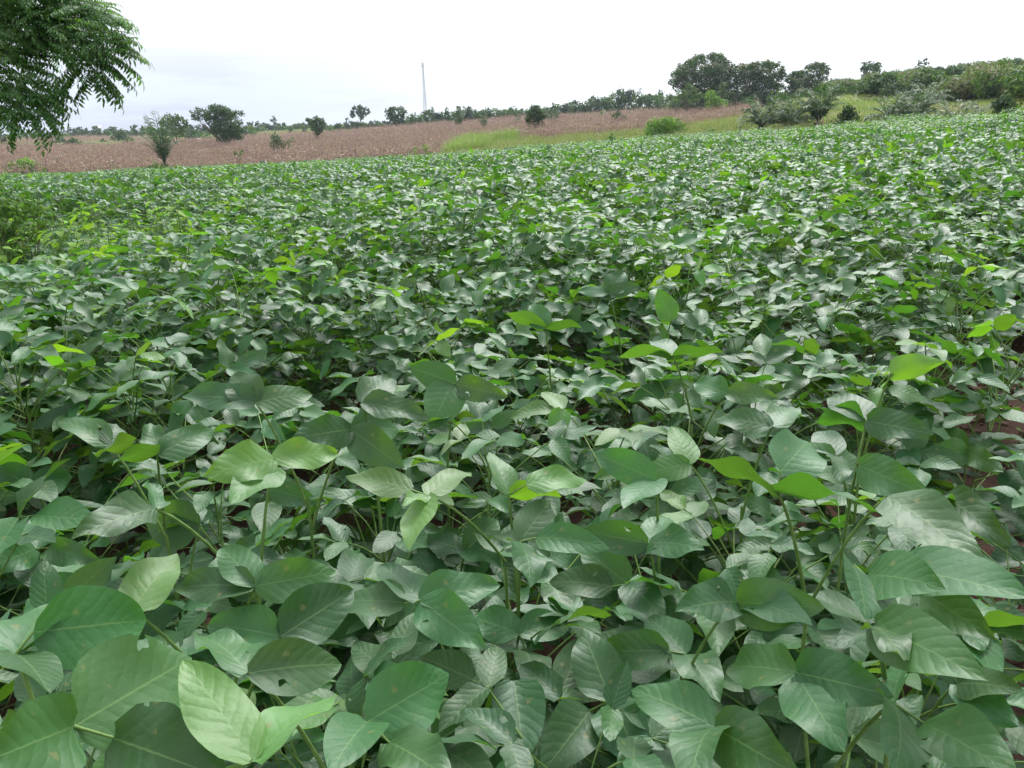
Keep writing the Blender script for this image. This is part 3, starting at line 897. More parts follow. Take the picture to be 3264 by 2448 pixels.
hero_xy = []
for ci, c in enumerate(clusters):
    J0 = np.mean([heroes[i][2] for i in c], 0)
    away = J0[:2] / max(np.linalg.norm(J0[:2]), .3)
    rr_ = np.random.RandomState(900 + ci)
    bx, by = J0[0] + away[0] * .07 + rr_.normal(0, .03), J0[1] + away[1] * .07 + rr_.normal(0, .03)
    bz = float(ground_z(bx, by))
    hero_xy.append((bx, by))
    lab = None
    for i in c:
        if i in HERO_LABEL:
            lab = HERO_LABEL[i]
    root = thing('soybean_plant', (bx, by, bz), lab or LABEL_BEAN, 'soybean plant', GROUP_BEAN)
    base = np.array([bx, by, bz])
    top = max(heroes[i][1] for i in c)
    sh = max(.45, top - .16)
    sb = MB()
    lean = (J0[:2] - base[:2]) * .35
    spts = [(lean[0] * (k / 7) ** 2, lean[1] * (k / 7) ** 2, -.02 + k / 7 * sh) for k in range(8)]
    sb.add(*tube(spts, np.linspace(.0048, .0026, 8), 6), rnd=.5)
    link('stem', sb.mesh('stem', [M['stem']]), root)
    for i in c:
        (jx, jy, ls, young, target), z, J = heroes[i]
        Jl = J - base
        st = MB()
        zn = min(sh, max(.2, z - .20 if i not in (26, 44, 50, 33, 34) else z - .17))
        k = zn / sh
        p0 = np.array([lean[0] * k * k, lean[1] * k * k, zn])
        p2 = Jl
        p1 = np.array([p0[0] * .45 + p2[0] * .55, p0[1] * .45 + p2[1] * .55, p0[2] * .25 + p2[2] * .75])
        tt = np.linspace(0, 1, 7)[:, None]
        pts = (1 - tt) ** 2 * p0 + 2 * tt * (1 - tt) * p1 + tt ** 2 * p2
        st.add(*tube(pts, np.linspace(.0026, .0017, 7), 6), rnd=.4)
        lmat = M['bean_young'] if young else (M['bean_bitten'] if i % 3 == 0 else M['bean'])
        leaf = link('leaf', None, root, mat=Matrix.Translation(Vector(p0)))
        leaflets = []
        for q, (b, tx, ty, rise, w, roll) in enumerate(ls):
            Bp = J if b is None else on_ray(b[0], b[1], J, .0, True)
            dJ = np.linalg.norm(Bp - EYE)
            app = math.hypot(tx - (jx if b is None else b[0]), ty - (jy if b is None else b[1])) / F * dJ
            Lw = max(app * 1.02, min(LREF * .92, app * (1.25 if rise >= 4 else 1.8)))
            T = on_ray(tx, ty, Bp, Lw, ty < (jy if b is None else b[1]) + 4)
            ax = T - Bp
            L = np.linalg.norm(ax); ax = ax / L
            # turn the blade about its own axis until it looks as wide as in the picture
            vw = (Bp + T) / 2 - EYE; vw /= np.linalg.norm(vw)
            Wt = L * (.55 if w > .5 else .46)
            cph = min(1.0, max(.10, w * app * 1.0 / Wt))
            e_ = np.cross(ax, vw); e_ /= np.linalg.norm(e_)
            g_ = np.cross(e_, ax)
            best = None
            for sg in (1, -1):
                for fl_ in (1, -1):
                    s_ = (e_ * cph + g_ * sg * math.sqrt(1 - cph * cph)) * fl_
                    n__ = np.cross(s_, ax)
                    seen = -np.dot(n__, vw)
                    if (seen > 0) == (abs(roll) < .8) and (best is None or n__[2] > best[0]):
                        best = (n__[2], s_, n__)
            _, sd_, nn = best
            rot = np.stack([sd_, ax, nn], 1)
            rq = np.random.RandomState(5000 + i * 10 + q)
            bl = leaflet(L * 1.04, min(max(Wt, w * app), .80 * L), 6, 12, rq.uniform(.25, .7), rq.uniform(.08, .30), rq.uniform(.003, .007), 5000 + i * 10 + q, rq.normal(0, .12))
            if b is not None:
                st.add(*tube(np.array([Jl, Bp - base]), [.0015, .0012], 5), rnd=.4)
            lo = Bp - base - p0
            mm = Matrix(rot.tolist()).to_4x4(); mm.translation = Vector(lo)
            leaflets.append((bl.mesh('leaflet', [lmat]), mm))
        stalk = link('leaf_stalk', st.mesh('leaf_stalk', [M['stem']]), leaf, mat=Matrix.Translation(Vector(-p0)))
        for (me, mm) in leaflets:
            link('leaflet', me, leaf, mat=mm)
    # its lower leaves
    r = np.random.RandomState(300 + ci)
    for (h_, yaw, tier, var, tx_, ty_, sc) in leaf_plan(r, 20):
        if tier == 2:
            continue
        B = leaf_bank[(tier, var)]
        h2 = h_ * .86
        o = link('leaf', B['comb'], root)
        o.location = (0, 0, h2 * min(1, sh / .62))
        o.rotation_euler = (tx_, ty_, yaw)
        o.scale = (sc,) * 3
hero_xy = np.array(hero_xy)

# ------------------------------------------------------------------ individual plants
budget = 300 - len(clusters)
used = 0
split_count = 0
k = 0
stuff_pts = []
for k in range(len(BP)):
    x, y = BP[k]
    d = br[k]
    inview = abs(baz[k]) < .62 and y > .2
    dh = np.hypot(hero_xy[:, 0] - x, hero_xy[:, 1] - y).min()
    if d < 3.2 and dh < .08:
        continue
    if used < budget and inview:
        used += 1
        r = np.random.RandomState(7000 + k)
        s = float(height_field(x, y)) * r.uniform(.92, 1.1)
        # the camera's own foot line: leaves close to it stay below the hand-placed ones
        lower = .74 if d < 1.25 else (.84 if d < 1.7 else (.90 if d < 2.4 else (.95 if d < 3.6 else 1.0)))
        gz = float(ground_z(x, y))
        root = thing('soybean_plant', (x, y, gz), LABEL_BEAN, 'soybean plant', GROUP_BEAN, r.uniform(0, 6.28))
        tilt = r.normal(0, .07, 2)
        fs = float(furrow_side(x, y))
        root.rotation_euler = (tilt[0], tilt[1], root.rotation_euler[2])
        if -.35 < fs < 0 and d < 5:
            root.rotation_euler = (0, .32 * (1 + fs / .35), 0)
        root.scale = (1.0, 1.0, 1.0)
        so = link('stem', stem_bank[k % 8], root)
        so.scale = (1, 1, s * lower * 1.0)
        plan = leaf_plan(r, 30 if d < 4 else 25)
        for (h_, yaw, tier, var, tx_, ty_, sc) in plan:
            B = leaf_bank[(tier, var)]
            zz = h_ * s * lower * 1.02
            if split_count < 36 and tier > 0 and d < 2.9:
                o = link('leaf', B['stalk'], root)
                for (me, mm) in B['leaflets']:
                    link('leaflet', me, o, mat=mm)
            else:
                o = link('leaf', B['comb'], root)
            o.location = (0, 0, zz)
            o.rotation_euler = (tx_, ty_, yaw)
            sc *= .84 if d < 1.7 else .94
            o.scale = (sc, sc, sc)
        split_count += 1
    else:
        stuff_pts.append((x, y))
stuff_pts = np.array(stuff_pts)

# ------------------------------------------------------------------ the rest of the crop as one mass


def proto_collection(name, meshes):
    c = bpy.data.collections.new(name)
    for i, me in enumerate(meshes):
        o = bpy.data.objects.new('%s_%02d' % (name, i), me)
        c.objects.link(o)
    return c


def scatter(name, label, pos, rot, scl, idx, coll):
    me = bpy.data.meshes.new(name)
    n_ = len(pos)
    me.vertices.add(n_)
    me.vertices.foreach_set('co', np.asarray(pos, np.float32).ravel())
    a = me.attributes.new('rotv', 'FLOAT_VECTOR', 'POINT'); a.data.foreach_set('vector', np.asarray(rot, np.float32).ravel())
    a = me.attributes.new('sclv', 'FLOAT_VECTOR', 'POINT'); a.data.foreach_set('vector', np.asarray(scl, np.float32).ravel())
    a = me.attributes.new('vidx', 'INT', 'POINT'); a.data.foreach_set('value', np.asarray(idx, np.int32))
    me.update()
    o = link(name, me)
    tag(o, label, None, kind='stuff')
    ng = bpy.data.node_groups.new(name + '_nodes', 'GeometryNodeTree')
    ng.interface.new_socket('Geometry', in_out='INPUT', socket_type='NodeSocketGeometry')
    ng.interface.new_socket('Geometry', in_out='OUTPUT', socket_type='NodeSocketGeometry')
    n, l = ng.nodes, ng.links
    gi = n.new('NodeGroupInput'); go = n.new('NodeGroupOutput')
    ip = n.new('GeometryNodeInstanceOnPoints')
    ci_ = n.new('GeometryNodeCollectionInfo'); ci_.inputs['Collection'].default_value = coll
    ci_.inputs['Separate Children'].default_value = True
    ci_.inputs['Reset Children'].default_value = True

    def named(nm, dt):
        q = n.new('GeometryNodeInputNamedAttribute'); q.data_type = dt; q.inputs['Name'].default_value = nm
        return q.outputs['Attribute']
    m2p = n.new('GeometryNodeMeshToPoints')
    l.new(gi.outputs[0], m2p.inputs['Mesh'])
    l.new(m2p.outputs[0], ip.inputs['Points'])
    l.new(ci_.outputs[0], ip.inputs['Instance'])
    ip.inputs['Pick Instance'].default_value = True
    l.new(named('vidx', 'INT'), ip.inputs['Instance Index'])
    e2r = n.new('FunctionNodeEulerToRotation')
    l.new(named('rotv', 'FLOAT_VECTOR'), e2r.inputs[0])
    l.new(e2r.outputs[0], ip.inputs['Rotation'])
    l.new(named('sclv', 'FLOAT_VECTOR'), ip.inputs['Scale'])
    l.new(ip.outputs[0], go.inputs[0])
    md = o.modifiers.new('scatter', 'NODES'); md.node_group = ng
    return o


def bean_plant_mesh(seed, n, nu, nv, stem, keep_low=True, size=1.0):
    r = np.random.RandomState(seed)
    b = MB()
    if stem:
        b.add(*tube([(0, 0, 0), (0, 0, .3), (.01, 0, .62)], [.004, .003, .002], 3), rnd=.5)
    for (h_, yaw, tier, var, tx_, ty_, sc) in leaf_plan(r, n):
        if not keep_low and tier == 0 and r.rand() < .5:
            continue
        el = [R(28), R(42), R(62)][tier] + r.normal(0, .16)
        pl = [.24, .23, .17][tier] * r.uniform(.8, 1.15)
        sz = [.100, .096, .086][tier] * r.uniform(.85, 1.12) * size
        st, parts = leaf_variant(seed * 999 + var * 17 + tier, el, pl, sz, nu, nv, petiole=stem, lod=2)
        Rm = rot_z(yaw) @ rot_y(ty_) @ rot_x(tx_)
        young = tier == 2 and r.rand() < (.16 if stem else .4)
        if stem:
            b.add_mb(st, Rm, (0, 0, h_), mi=0)
        for (bl, rot, loc) in parts:
            b.add_mb(bl, Rm @ rot, Rm @ np.array(loc) + np.array([0, 0, h_]), mi=2 if young else 1)
    return b.mesh('bean_mass', [M['stem'], M['bean'], M['bean_young']])


bean_protos = [bean_plant_mesh(60 + i, 25, 2, 5, True) for i in range(14)]
bean_protos += [bean_plant_mesh(160 + i, 26, 2, 3, False, False, .82) for i in range(10)]
coll = proto_collection('bean_clump', bean_protos)
sx, sy = stuff_pts[:, 0], stuff_pts[:, 1]
sr = np.hypot(sx, sy)
n_ = len(sr)
hf = height_field(sx, sy) * rs.uniform(.88, 1.12, n_)
idx_ = np.where(sr < 26, rs.randint(0, 14, n_), 14 + rs.randint(0, 10, n_))
rotv = np.c_[rs.normal(0, .08, n_), rs.normal(0, .08, n_), rs.uniform(0, 6.28, n_)]
wid = np.where(sr < 26, 1.0, 1.08)
scatter('soybean_crop', 'rest of the dense green soybean crop stretching back to the maize and palms',
        np.c_[sx, sy, ground_z(sx, sy) - .01], rotv, np.c_[wid, wid, hf * 1.03], idx_, coll)

# ------------------------------------------------------------------ dry maize


def ribbon(base, yaw, L, W, e0, bend, seg=4, mi=0, rnd=0.0, b=None, twist=0.0):
    pts = [np.array(base, float)]
    d = np.array([math.cos(yaw), math.sin(yaw)])
    side0 = np.array([-math.sin(yaw), math.cos(yaw), 0])
    V, Fc = [], []
    p = np.array(base, float)
    for i in range(seg + 1):
        t = i / seg
        w = W * (1 - t) ** .6 * (0.6 + .4 * min(1, t * 3)) if i < seg else 0.001
        e = e0 - bend * t
        sdv = side0 * math.cos(twist * t) + np.array([0, 0, 1]) * math.sin(twist * t)
        V += [p - sdv * w / 2, p + sdv * w / 2]
        p = p + np.array([d[0] * math.cos(e), d[1] * math.cos(e), math.sin(e)]) * L / seg
    for i in range(seg):
        Fc.append((2 * i, 2 * i + 1, 2 * i + 3, 2 * i + 2))
    b.add(V, Fc, rnd=rnd, mi=mi)


def maize_mesh(seed, fine=True):
    r = np.random.RandomState(seed)
    b = MB()
    H = r.uniform(1.35, 1.75)
    lx, ly = r.normal(0, .08, 2)
    top = np.array([lx, ly, H])
    b.add(*tube([(0, 0, 0), top * .5, top], [.022, .016, .007], 3), rnd=r.rand())
    nl = r.randint(8, 12)
    for k in range(nl):
        t = .15 + .75 * k / nl
        mi = 0 if r.rand() < .80 else 1
        if r.rand() < .05:
            mi = 2
        ribbon(top * t, r.uniform(0, 6.28), r.uniform(.35, .65), r.uniform(.045, .085), r.uniform(.3, 1.2), r.uniform(1.6, 3.2), 4, mi, r.rand(), b, r.normal(0, 1.2))
    # husked ear
    e = top * r.uniform(.45, .6)
    yaw = r.uniform(0, 6.28)
    d = np.array([math.cos(yaw) * .5, math.sin(yaw) * .5, .8])
    b.add(*tube([e, e + d * .05, e + d * .15, e + d * .25], [.012, .032, .028, .004], 4), rnd=.7, mi=1)
    # tassel
    for k in range(4):
        ribbon(top, r.uniform(0, 6.28), .22, .012, r.uniform(.8, 1.5), .5, 2, 0, .5, b)
    return b.mesh('maize', [M['maize'], M['maize_pale'], M['maize_green']], smooth=False)


maize_meshes = [maize_mesh(i) for i in range(16)]
az0, az1 = az_of(-60, 500), az_of(2420, 380)
mpts = []
xs = np.arange(-150, 60, .62)
ys = np.arange(35, 225, .62)
gx, gy = np.meshgrid(xs, ys)
gx = gx.ravel() + rs.uniform(-.3, .3, gx.size); gy = gy.ravel() + rs.uniform(-.3, .3, gy.size)
rr = np.hypot(gx, gy); az = np.arctan2(gx, gy)
ok = (az > az0 - .02) & (az < az1) & (rr > grass_back(az) + .8 + .9 * np.sin(az * 60)) & (rr < maize_back(az) + 3 * np.sin(az * 45))
ok &= rs.rand(gx.size) < np.interp(rr, [60, 120, 160, 230], [1, .95, .55, .42])
# bare / green strip at the left back
ok &= ~((az < az_of(430, 450)) & (rr > 196) & (rr < 260))
mx, my, mr_, maz = gx[ok], gy[ok], rr[ok], az[ok]
edge_d = mr_ - grass_back(maz)
order = np.argsort(mr_ * .4 + edge_d)
mx, my, mr_ = mx[order], my[order], mr_[order]
# the far second maize field on the left slope
fx, fy = np.meshgrid(np.arange(-240, -60, 1.3), np.arange(180, 420, 1.3))
fx = fx.ravel() + rs.uniform(-.6, .6, fx.size); fy = fy.ravel() + rs.uniform(-.6, .6, fy.size)
fr, fa = np.hypot(fx, fy), np.arctan2(fx, fy)
okf = (fa > az0) & (fa < az_of(420, 440) + .02 * np.sin(fr * .05)) & (fr > 262) & (fr < 372)
fx, fy = fx[okf], fy[okf]
NM = 300
vis = np.where(np.arctan2(mx, my) > az_of(0, 500))[0][:NM]
sel = np.zeros(len(mx), bool); sel[vis] = True
rng = np.random.RandomState(3)
for k in np.where(sel)[0]:
    o = link('dry_maize_plant', maize_meshes[rng.randint(16)], loc=(mx[k], my[k], float(ground_z(mx[k], my[k]))))
    s = rng.uniform(.85, 1.15)
    o.scale = (s, s, s)
    o.rotation_euler = (rng.normal(0, .08), rng.normal(0, .08), rng.uniform(0, 6.28))
    tag(o, 'dry brown maize plant standing in the front rows of the maize along the beans', 'maize plant', 'dry maize plants at the front edge of the maize field')
ax_, ay_ = np.r_[mx[~sel], fx], np.r_[my[~sel], fy]
n_ = len(ax_)
sc_ = rs.uniform(.8, 1.12, n_) * (1 + .14 * np.sin(ax_ * .21 + 2 * np.sin(ay_ * .13)))
far_ = np.hypot(ax_, ay_) > 150
wsc = np.where(np.hypot(ax_, ay_) > 255, 1.7, np.where(far_, 1.3, 1.0))
scatter('dry_maize_field', 'wide field of dry pinkish brown maize beyond the beans',
        np.c_[ax_, ay_, ground_z(ax_, ay_)], np.c_[rs.normal(0, .07, n_), rs.normal(0, .07, n_), rs.uniform(0, 6.28, n_)],
        np.c_[sc_ * wsc, sc_ * wsc, sc_], rs.randint(0, 16, n_), proto_collection('maize_clump', maize_meshes))

# ------------------------------------------------------------------ grass


def tuft_mesh(seed, H, mats, seeds=False, n=22, spread=.22, W=.016):
    r = np.random.RandomState(seed)
    b = MB()
    for k in range(n):
        a = r.uniform(0, 6.28); d = spread * r.rand() ** .5
        ribbon((d * math.cos(a), d * math.sin(a), 0), a + r.normal(0, .5), H * r.uniform(.6, 1.15), W * r.uniform(.7, 1.4), r.uniform(1.1, 1.5), r.uniform(.3, 1.3), 3, r.randint(len(mats)), r.rand(), b)
    return b.mesh('tuft', mats, smooth=False)


tufts = [tuft_mesh(i, .95, [M['grass'], M['grass'], M['grass_olive']], W=.022) for i in range(5)]
tufts += [tuft_mesh(10 + i, 1.05, [M['grass_olive'], M['grass_olive'], M['grass']], W=.02) for i in range(5)]
tufts += [tuft_mesh(20 + i, 1.25, [M['grass_lime'], M['grass_lime'], M['grass']], W=.03, n=26, spread=.3) for i in range(5)]
gcoll = proto_collection('grass_tuft', tufts)
gxs, gys = np.meshgrid(np.arange(-20, 75, .36), np.arange(30, 110, .36))
gxs = gxs.ravel() + rs.uniform(-.18, .18, gxs.size); gys = gys.ravel() + rs.uniform(-.18, .18, gys.size)
rr, az = np.hypot(gxs, gys), np.arctan2(gxs, gys)
A2 = az_of(2380, 400)
strip = (az > AZ_G0) & (rr > field_edge(az) + .1) & (rr < np.where(az < A2, grass_back(az) + .5, 96)) & (az < az_of(3330, 360))
gxs, gys, rr, az = gxs[strip], gys[strip], rr[strip], az[strip]
nz_ = np.sin(gxs * .35 + 2 * np.sin(gys * .21)) + np.sin(gys * .5 + gxs * .13) + rs.normal(0, .5, len(gxs))
kind_ = np.where(nz_ > .55, 0, 1)
lime = (az < az_of(1640, 440)) & (rr > field_edge(az) + 9 + 10 * (az - AZ_G0) / .09) & (nz_ > -1.2)
lime |= (az > az_of(2560)) & (az < az_of(2880)) & (rr > 64) & (nz_ > -.6)

kind_ = np.where(lime, 2, kind_)
hh = np.where(kind_ == 2, 1.1, .85) * rs.uniform(.7, 1.2, len(gxs)) * (1 + .15 * nz_ * .5)
hh = np.where((az > az_of(2560)), hh * .72, hh)
hh = np.where((az > az_of(2560)) & (rr > 62), hh * .42, hh)
hh = hh * (1 + .35 * np.sin(gxs * 1.1 + np.sin(gys * .9) * 2))
ng_ = len(gxs)
scatter('tall_grass', 'tall olive and lime green grass between the beans and the maize', np.c_[gxs, gys, ground_z(gxs, gys)],
        np.c_[rs.normal(0, .06, ng_), rs.normal(0, .06, ng_), rs.uniform(0, 6.28, ng_)], np.c_[hh, hh, hh],
        kind_ * 5 + rs.randint(0, 5, ng_), gcoll)
# green scrub strip between the two maize fields, and grass on the far slopes and hill
fxs, fys = np.meshgrid(np.arange(-230, 330, 1.7), np.arange(60, 520, 1.7))
fxs = fxs.ravel() + rs.uniform(-.8, .8, fxs.size); fys = fys.ravel() + rs.uniform(-.8, .8, fys.size)
rr, az = np.hypot(fxs, fys), np.arctan2(fxs, fys)
m1 = (az < az_of(430, 450)) & (rr > 196) & (rr < 262)
m2 = (az > az_of(420)) & (az < az_of(2380)) & (rr > maize_back(az) + 2) & (rr < 420) & (rs.rand(len(rr)) < .55)
m3 = (az >= az_of(2380)) & (rr > 92) & (rr < 330)
kk = (m1 | m2 | m3) & (az > az0) & (az < az_of(3330, 360))
fxs, fys, rr, az = fxs[kk], fys[kk], rr[kk], az[kk]
nzf = np.sin(fxs * .07 + 2 * np.sin(fys * .05)) + rs.normal(0, .6, len(fxs))
kf = np.where(nzf > .3, 0, 1); kf = np.where((az < az_of(430, 450)), 2, kf)
hs = rs.uniform(.8, 1.3, len(fxs))
scatter('hill_grass', 'rough grass covering the distant slopes', np.c_[fxs, fys, ground_z(fxs, fys)],
        np.c_[np.zeros((len(fxs), 2)), rs.uniform(0, 6.28, len(fxs))], np.c_[hs * 3.4, hs * 3.4, hs * .8],
        kf * 5 + rs.randint(0, 5, len(fxs)), gcoll)

# ------------------------------------------------------------------ trees and bushes


def crown_points(style, r, W, H0, H1, nb):
    """sub-blobs (centre, radii) filling a crown of width W between heights H0 and H1"""
    blobs = []
    hc, hh_ = (H0 + H1) / 2, (H1 - H0) / 2
    for k in range(nb):
        a = r.uniform(0, 6.28)
        if style == 'spreading':
            t = r.rand() ** .6
            z = H0 + (H1 - H0) * (.35 + .6 * t)
            rad = W / 2 * (.85 if t < .75 else .45) * r.uniform(.2, 1)
            s = W * r.uniform(.11, .17)
            blobs.append(((rad * math.cos(a), rad * math.sin(a), z), (s * 1.3, s * 1.3, s * .55)))
        elif style == 'broad':
            t = r.rand()
            z = H0 + (H1 - H0) * (.08 + .84 * t)
            prof = math.sin(math.pi * (.16 + .52 * t)) ** .7
            rad = W / 2 * prof * r.uniform(.15, .88)
            s = W * r.uniform(.085, .14)
            blobs.append(((rad * math.cos(a), rad * math.sin(a), z), (s * 1.25, s * 1.25, s * .7)))
        elif style == 'column':
            t = (k + .5) / nb
            z = H0 + (H1 - H0) * t
            rad = W * .2 * r.rand()
            s = W * .32 * (1 - abs(t - .45) * .9) * r.uniform(.8, 1.2)
            blobs.append(((rad * math.cos(a), rad * math.sin(a), z), (s, s, s * .8)))
        elif style == 'cone':
            t = r.rand()
            z = H0 + (H1 - H0) * t
            rad = W / 2 * (1 - t * .75) * r.uniform(.2, .85)
            s = W * .14 * (1.2 - .5 * t)
            blobs.append(((rad * math.cos(a), rad * math.sin(a), z), (s * 1.2, s * 1.2, s * .6)))
        else:
            u = r.uniform(-1, 1)
            q = r.uniform(.35, .92)
            c = math.sqrt(1 - u * u)
            s = (W * .5 * .27 + hh_ * .15) * r.uniform(.7, 1.2)
            if style == 'airy':
                s *= .62
            blobs.append(((W / 2 * q * c * math.cos(a), W / 2 * q * c * math.sin(a), hc + hh_ * q * u), (s, s, s * .8)))
    if style in ('round', 'bush'):
        blobs.append(((0, 0, hc), (W * .3, W * .3, hh_ * .75)))
    return blobs


def foliage(b, blobs, r, s, dens, mis=(0,), top_mi=None, long=1.6):
    for (c, rad) in blobs:
        area = 4 * math.pi * ((rad[0] * rad[1] * rad[2]) ** (2 / 3))
        n_ = max(6, int(area / (s * s) * dens))
        d = r.normal(size=(n_, 3)); d /= np.linalg.norm(d, axis=1)[:, None]
        q = r.uniform(.45, 1.12, n_) ** .7 * (1 + .30 * r.rand(n_) ** 3)
        P = np.array(c) + d * np.array(rad) * q[:, None]
        nrm = d + r.normal(0, .55, (n_, 3)) + np.array([0, 0, .35]); nrm /= np.linalg.norm(nrm, axis=1)[:, None]
        a = np.cross(nrm, r.normal(size=(n_, 3))); a /= np.linalg.norm(a, axis=1)[:, None]
        bb = np.cross(nrm, a)
        sz = s * r.uniform(.5, 1.15, n_)[:, None]
        L = a * sz * long * .5; Wd = bb * sz * .38
        V = np.stack([P - L, P - Wd + nrm * sz * .1, P + L - nrm * sz * .12, P + Wd + nrm * sz * .1], 1).reshape(-1, 3)
        Fc = np.arange(4 * n_).reshape(-1, 4)
        mi = np.array(mis)[r.randint(len(mis), size=n_)]
        if top_mi is not None:
            mi = np.where((d[:, 2] > .35) & (r.rand(n_) < .45), top_mi, mi)
        b.add(V, Fc, rnd=np.repeat(r.rand(n_) * .6 + r.rand() * .4, 4), mi=mi)


def tree_meshes(style, W, H, cb, s, nb, dens, mats, seed, top_mi=None, mis=(0,), trunks=1, lean=0.0, custom=None):
    r = np.random.RandomState(seed)
    if custom is not None:
        blobs = []
        for (bx_, bz_, br_) in custom:
            dep = math.sqrt(max(0, 1 - min(1, (2 * bx_ / W) ** 2))) * W * .32
            for q_ in (r.uniform(-1, 0), r.uniform(0, 1)):
                blobs.append(((bx_ + r.normal(0, br_ * .15), q_ * dep, bz_ + r.normal(0, br_ * .12)), (br_ * .95, br_ * .95, br_ * .75)))
                for e__ in range(2):
                    dd_ = r.normal(size=3); dd_ /= np.linalg.norm(dd_); c__ = np.array(blobs[-1 - e__][0]) + dd_ * br_ * 1.05
                    blobs.append((tuple(c__), (br_ * .42, br_ * .42, br_ * .34)))
    else:
        blobs = crown_points(style, r, W, H * cb, H, nb)
    m = 0
    blobs = [((c[0], c[1], min(c[2], H - rad[2] * .75)), rad) for (c, rad) in blobs]
    cr = MB(); foliage(cr, blobs, r, s, dens * (1.2 if custom is not None else 1), mis, top_mi)
    tr = MB()
    tw = max(H * .022, .03)
    hb = H * (cb + .12) if custom is None else H * max(.2, cb + .1)
    for t in range(trunks):
        ox, oy = (0, 0) if trunks == 1 else (r.normal(0, W * .05), r.normal(0, W * .05))
        tr.add(*tube([(ox, oy, -.1), (ox * 1.1 + lean * .3, oy * 1.1, hb * .5), (ox * 1.2 + lean, oy * 1.2, hb)], [tw * 1.25, tw, tw * .8], 7), rnd=.5)
    for k in range(min(len(blobs), 7)):
        c = np.array(blobs[k][0]); p = np.array([lean, 0, hb * .92])
        mid = (p + c) / 2 + np.array([0, 0, -.1 * H * r.rand()])
        tr.add(*tube([p, mid, c], [tw * .55, tw * .4, tw * .12], 5), rnd=.5)
    return cr.mesh('crown', mats), tr.mesh('trunk', [M['bark']])


mesh_cache = {}


def plant_tree(px, top, wpx, D, style, mats, label, cat='tree', name='tree', group=None, cb=.25, dens=1.0, nb=14, seed=0, top_mi=None, mis=(0,), trunks=1, base=None, key=None, fine=1.0, lean=0.0, custom=None):
    p = at_dist(px, top, D)
    gz = float(ground_z(p[0], p[1]))
    if base is not None:
        gz = EYE[2] + D * elev_tan(px, base)
    H = p[2] - gz
    H = max(H, .5)
    W = wpx / F * math.hypot(D, 0)
    s = max(.07, D / 400.) * fine
    if key is not None:
        ck = (key, style, tuple(m.name for m in mats), seed % 4)
        if ck not in mesh_cache:
            mesh_cache[ck] = (W, H, tree_meshes(style, W, H, cb, s, nb, dens, mats, seed, top_mi, mis, trunks))
        w0, h0, (cm, tm) = mesh_cache[ck]
        sc = (W / w0, W / w0, H / h0)
    else:
        if custom is not None:
            custom = [((a_ - px) / F * D, EYE[2] + D * elev_tan(a_, b_) - gz, c_ / F * D) for (a_, b_, c_) in custom]
        cm, tm = tree_meshes(style, W, H, cb, s, nb, dens, mats, seed, top_mi, mis, trunks, lean, custom)
        sc = (1, 1, 1)
    root = thing(name, (p[0], p[1], gz), label, cat, group, (seed * 1.7) % 6.28 if key else 0.0)
    root.scale = sc
    link('trunk', tm, root)
    link('crown', cm, root)
    return root


D_, M_, O_, B_, L_, LI_ = [M['tree_dark']], [M['tree_mid']], [M['tree_olive']], [M['tree_blue']], [M['tree_light']], [M['tree_lime']]
DM, MO, ML = [M['tree_dark'], M['tree_mid']], [M['tree_mid'], M['tree_olive']], [M['tree_mid'], M['tree_light']]
TK = [M['tree_dark'], M['tree_mid'], M['bloom']]
BU = [M['tree_dark'], M['brown_fol']]
T2 = (0, 1)

# trees standing in or behind the maize, left to right
plant_tree(552, 362, 84, 150, 'broad', MO, 'flat layered green tree rising behind the young palm on the left', cb=.30, nb=22, seed=1, mis=T2, fine=.8, custom=[(536,373,9),(554,377,10),(568,382,10),(579,391,8),(514,386,10),(523,395,12),(545,393,12),(563,398,12),(561,420,12),(552,428,10)])
plant_tree(695, 332, 140, 140, 'broad', DM, 'large wide spreading dark tree standing in the maize on the left', cb=.10, nb=44, seed=2, mis=T2, fine=.7, dens=.72, custom=[(640,362,14),(632,374,12),(650,358,13),(692,347,16),(706,350,16),(712,360,15),(676,366,22),(704,372,24),(728,368,18),(745,365,9),(752,360,7),(692,395,22),(718,398,24),(742,398,16),(700,418,20),(725,420,20),(740,435,12),(676,415,12),(668,385,12),(660,372,12),(715,440,18),(695,438,16),(735,425,16),(745,410,14)])
plant_tree(1005, 370, 56, 150, 'bush', DM, 'dense dark rounded tree in the maize between the wide tree and the mast', cb=.08, nb=12, seed=3, mis=T2, fine=.8, custom=[(1005,378,10),(985,382,8),(1022,384,8),(992,394,11),(1012,396,12),(1028,392,6),(1000,410,11),(1015,412,10),(1008,424,7)])
plant_tree(883, 426, 50, 110, 'bush', DM, 'dark green bush with a reddish top standing in the maize', 'bush', 'bush', cb=.02, nb=10, seed=4, mis=T2, fine=.8)
plant_tree(927, 430, 22, 122, 'bush', ML, 'small pale green bush in the maize right of the dark red-topped bush', 'bush', 'bush', cb=.05, nb=6, seed=5, mis=T2)
plant_tree(755, 462, 30, 100, 'airy', ML, 'thin grey green sapling low in the maize under the wide tree', 'bush', 'sapling', cb=.1, nb=7, seed=6, mis=T2, dens=.6)
plant_tree(1146, 334, 66, 260, 'airy', B_, 'open airy grey tree on the skyline left of the mast', cb=.3, nb=22, seed=7, dens=.9, custom=[(1146,342,9),(1130,350,8),(1160,348,8),(1170,356,6),(1122,360,6),(1140,360,9),(1155,362,8),(1148,374,7),(1125,368,5)])
plant_tree(1262, 342, 62, 205, 'bush', DM, 'dense dark flat-topped tree on the maize edge left of the mast', cb=.12, nb=14, seed=8, mis=T2, custom=[(1240,358,11),(1255,350,12),(1275,350,12),(1283,362,9),(1250,370,13),(1270,372,14),(1262,385,13),(1245,380,9),(1280,385,8)])
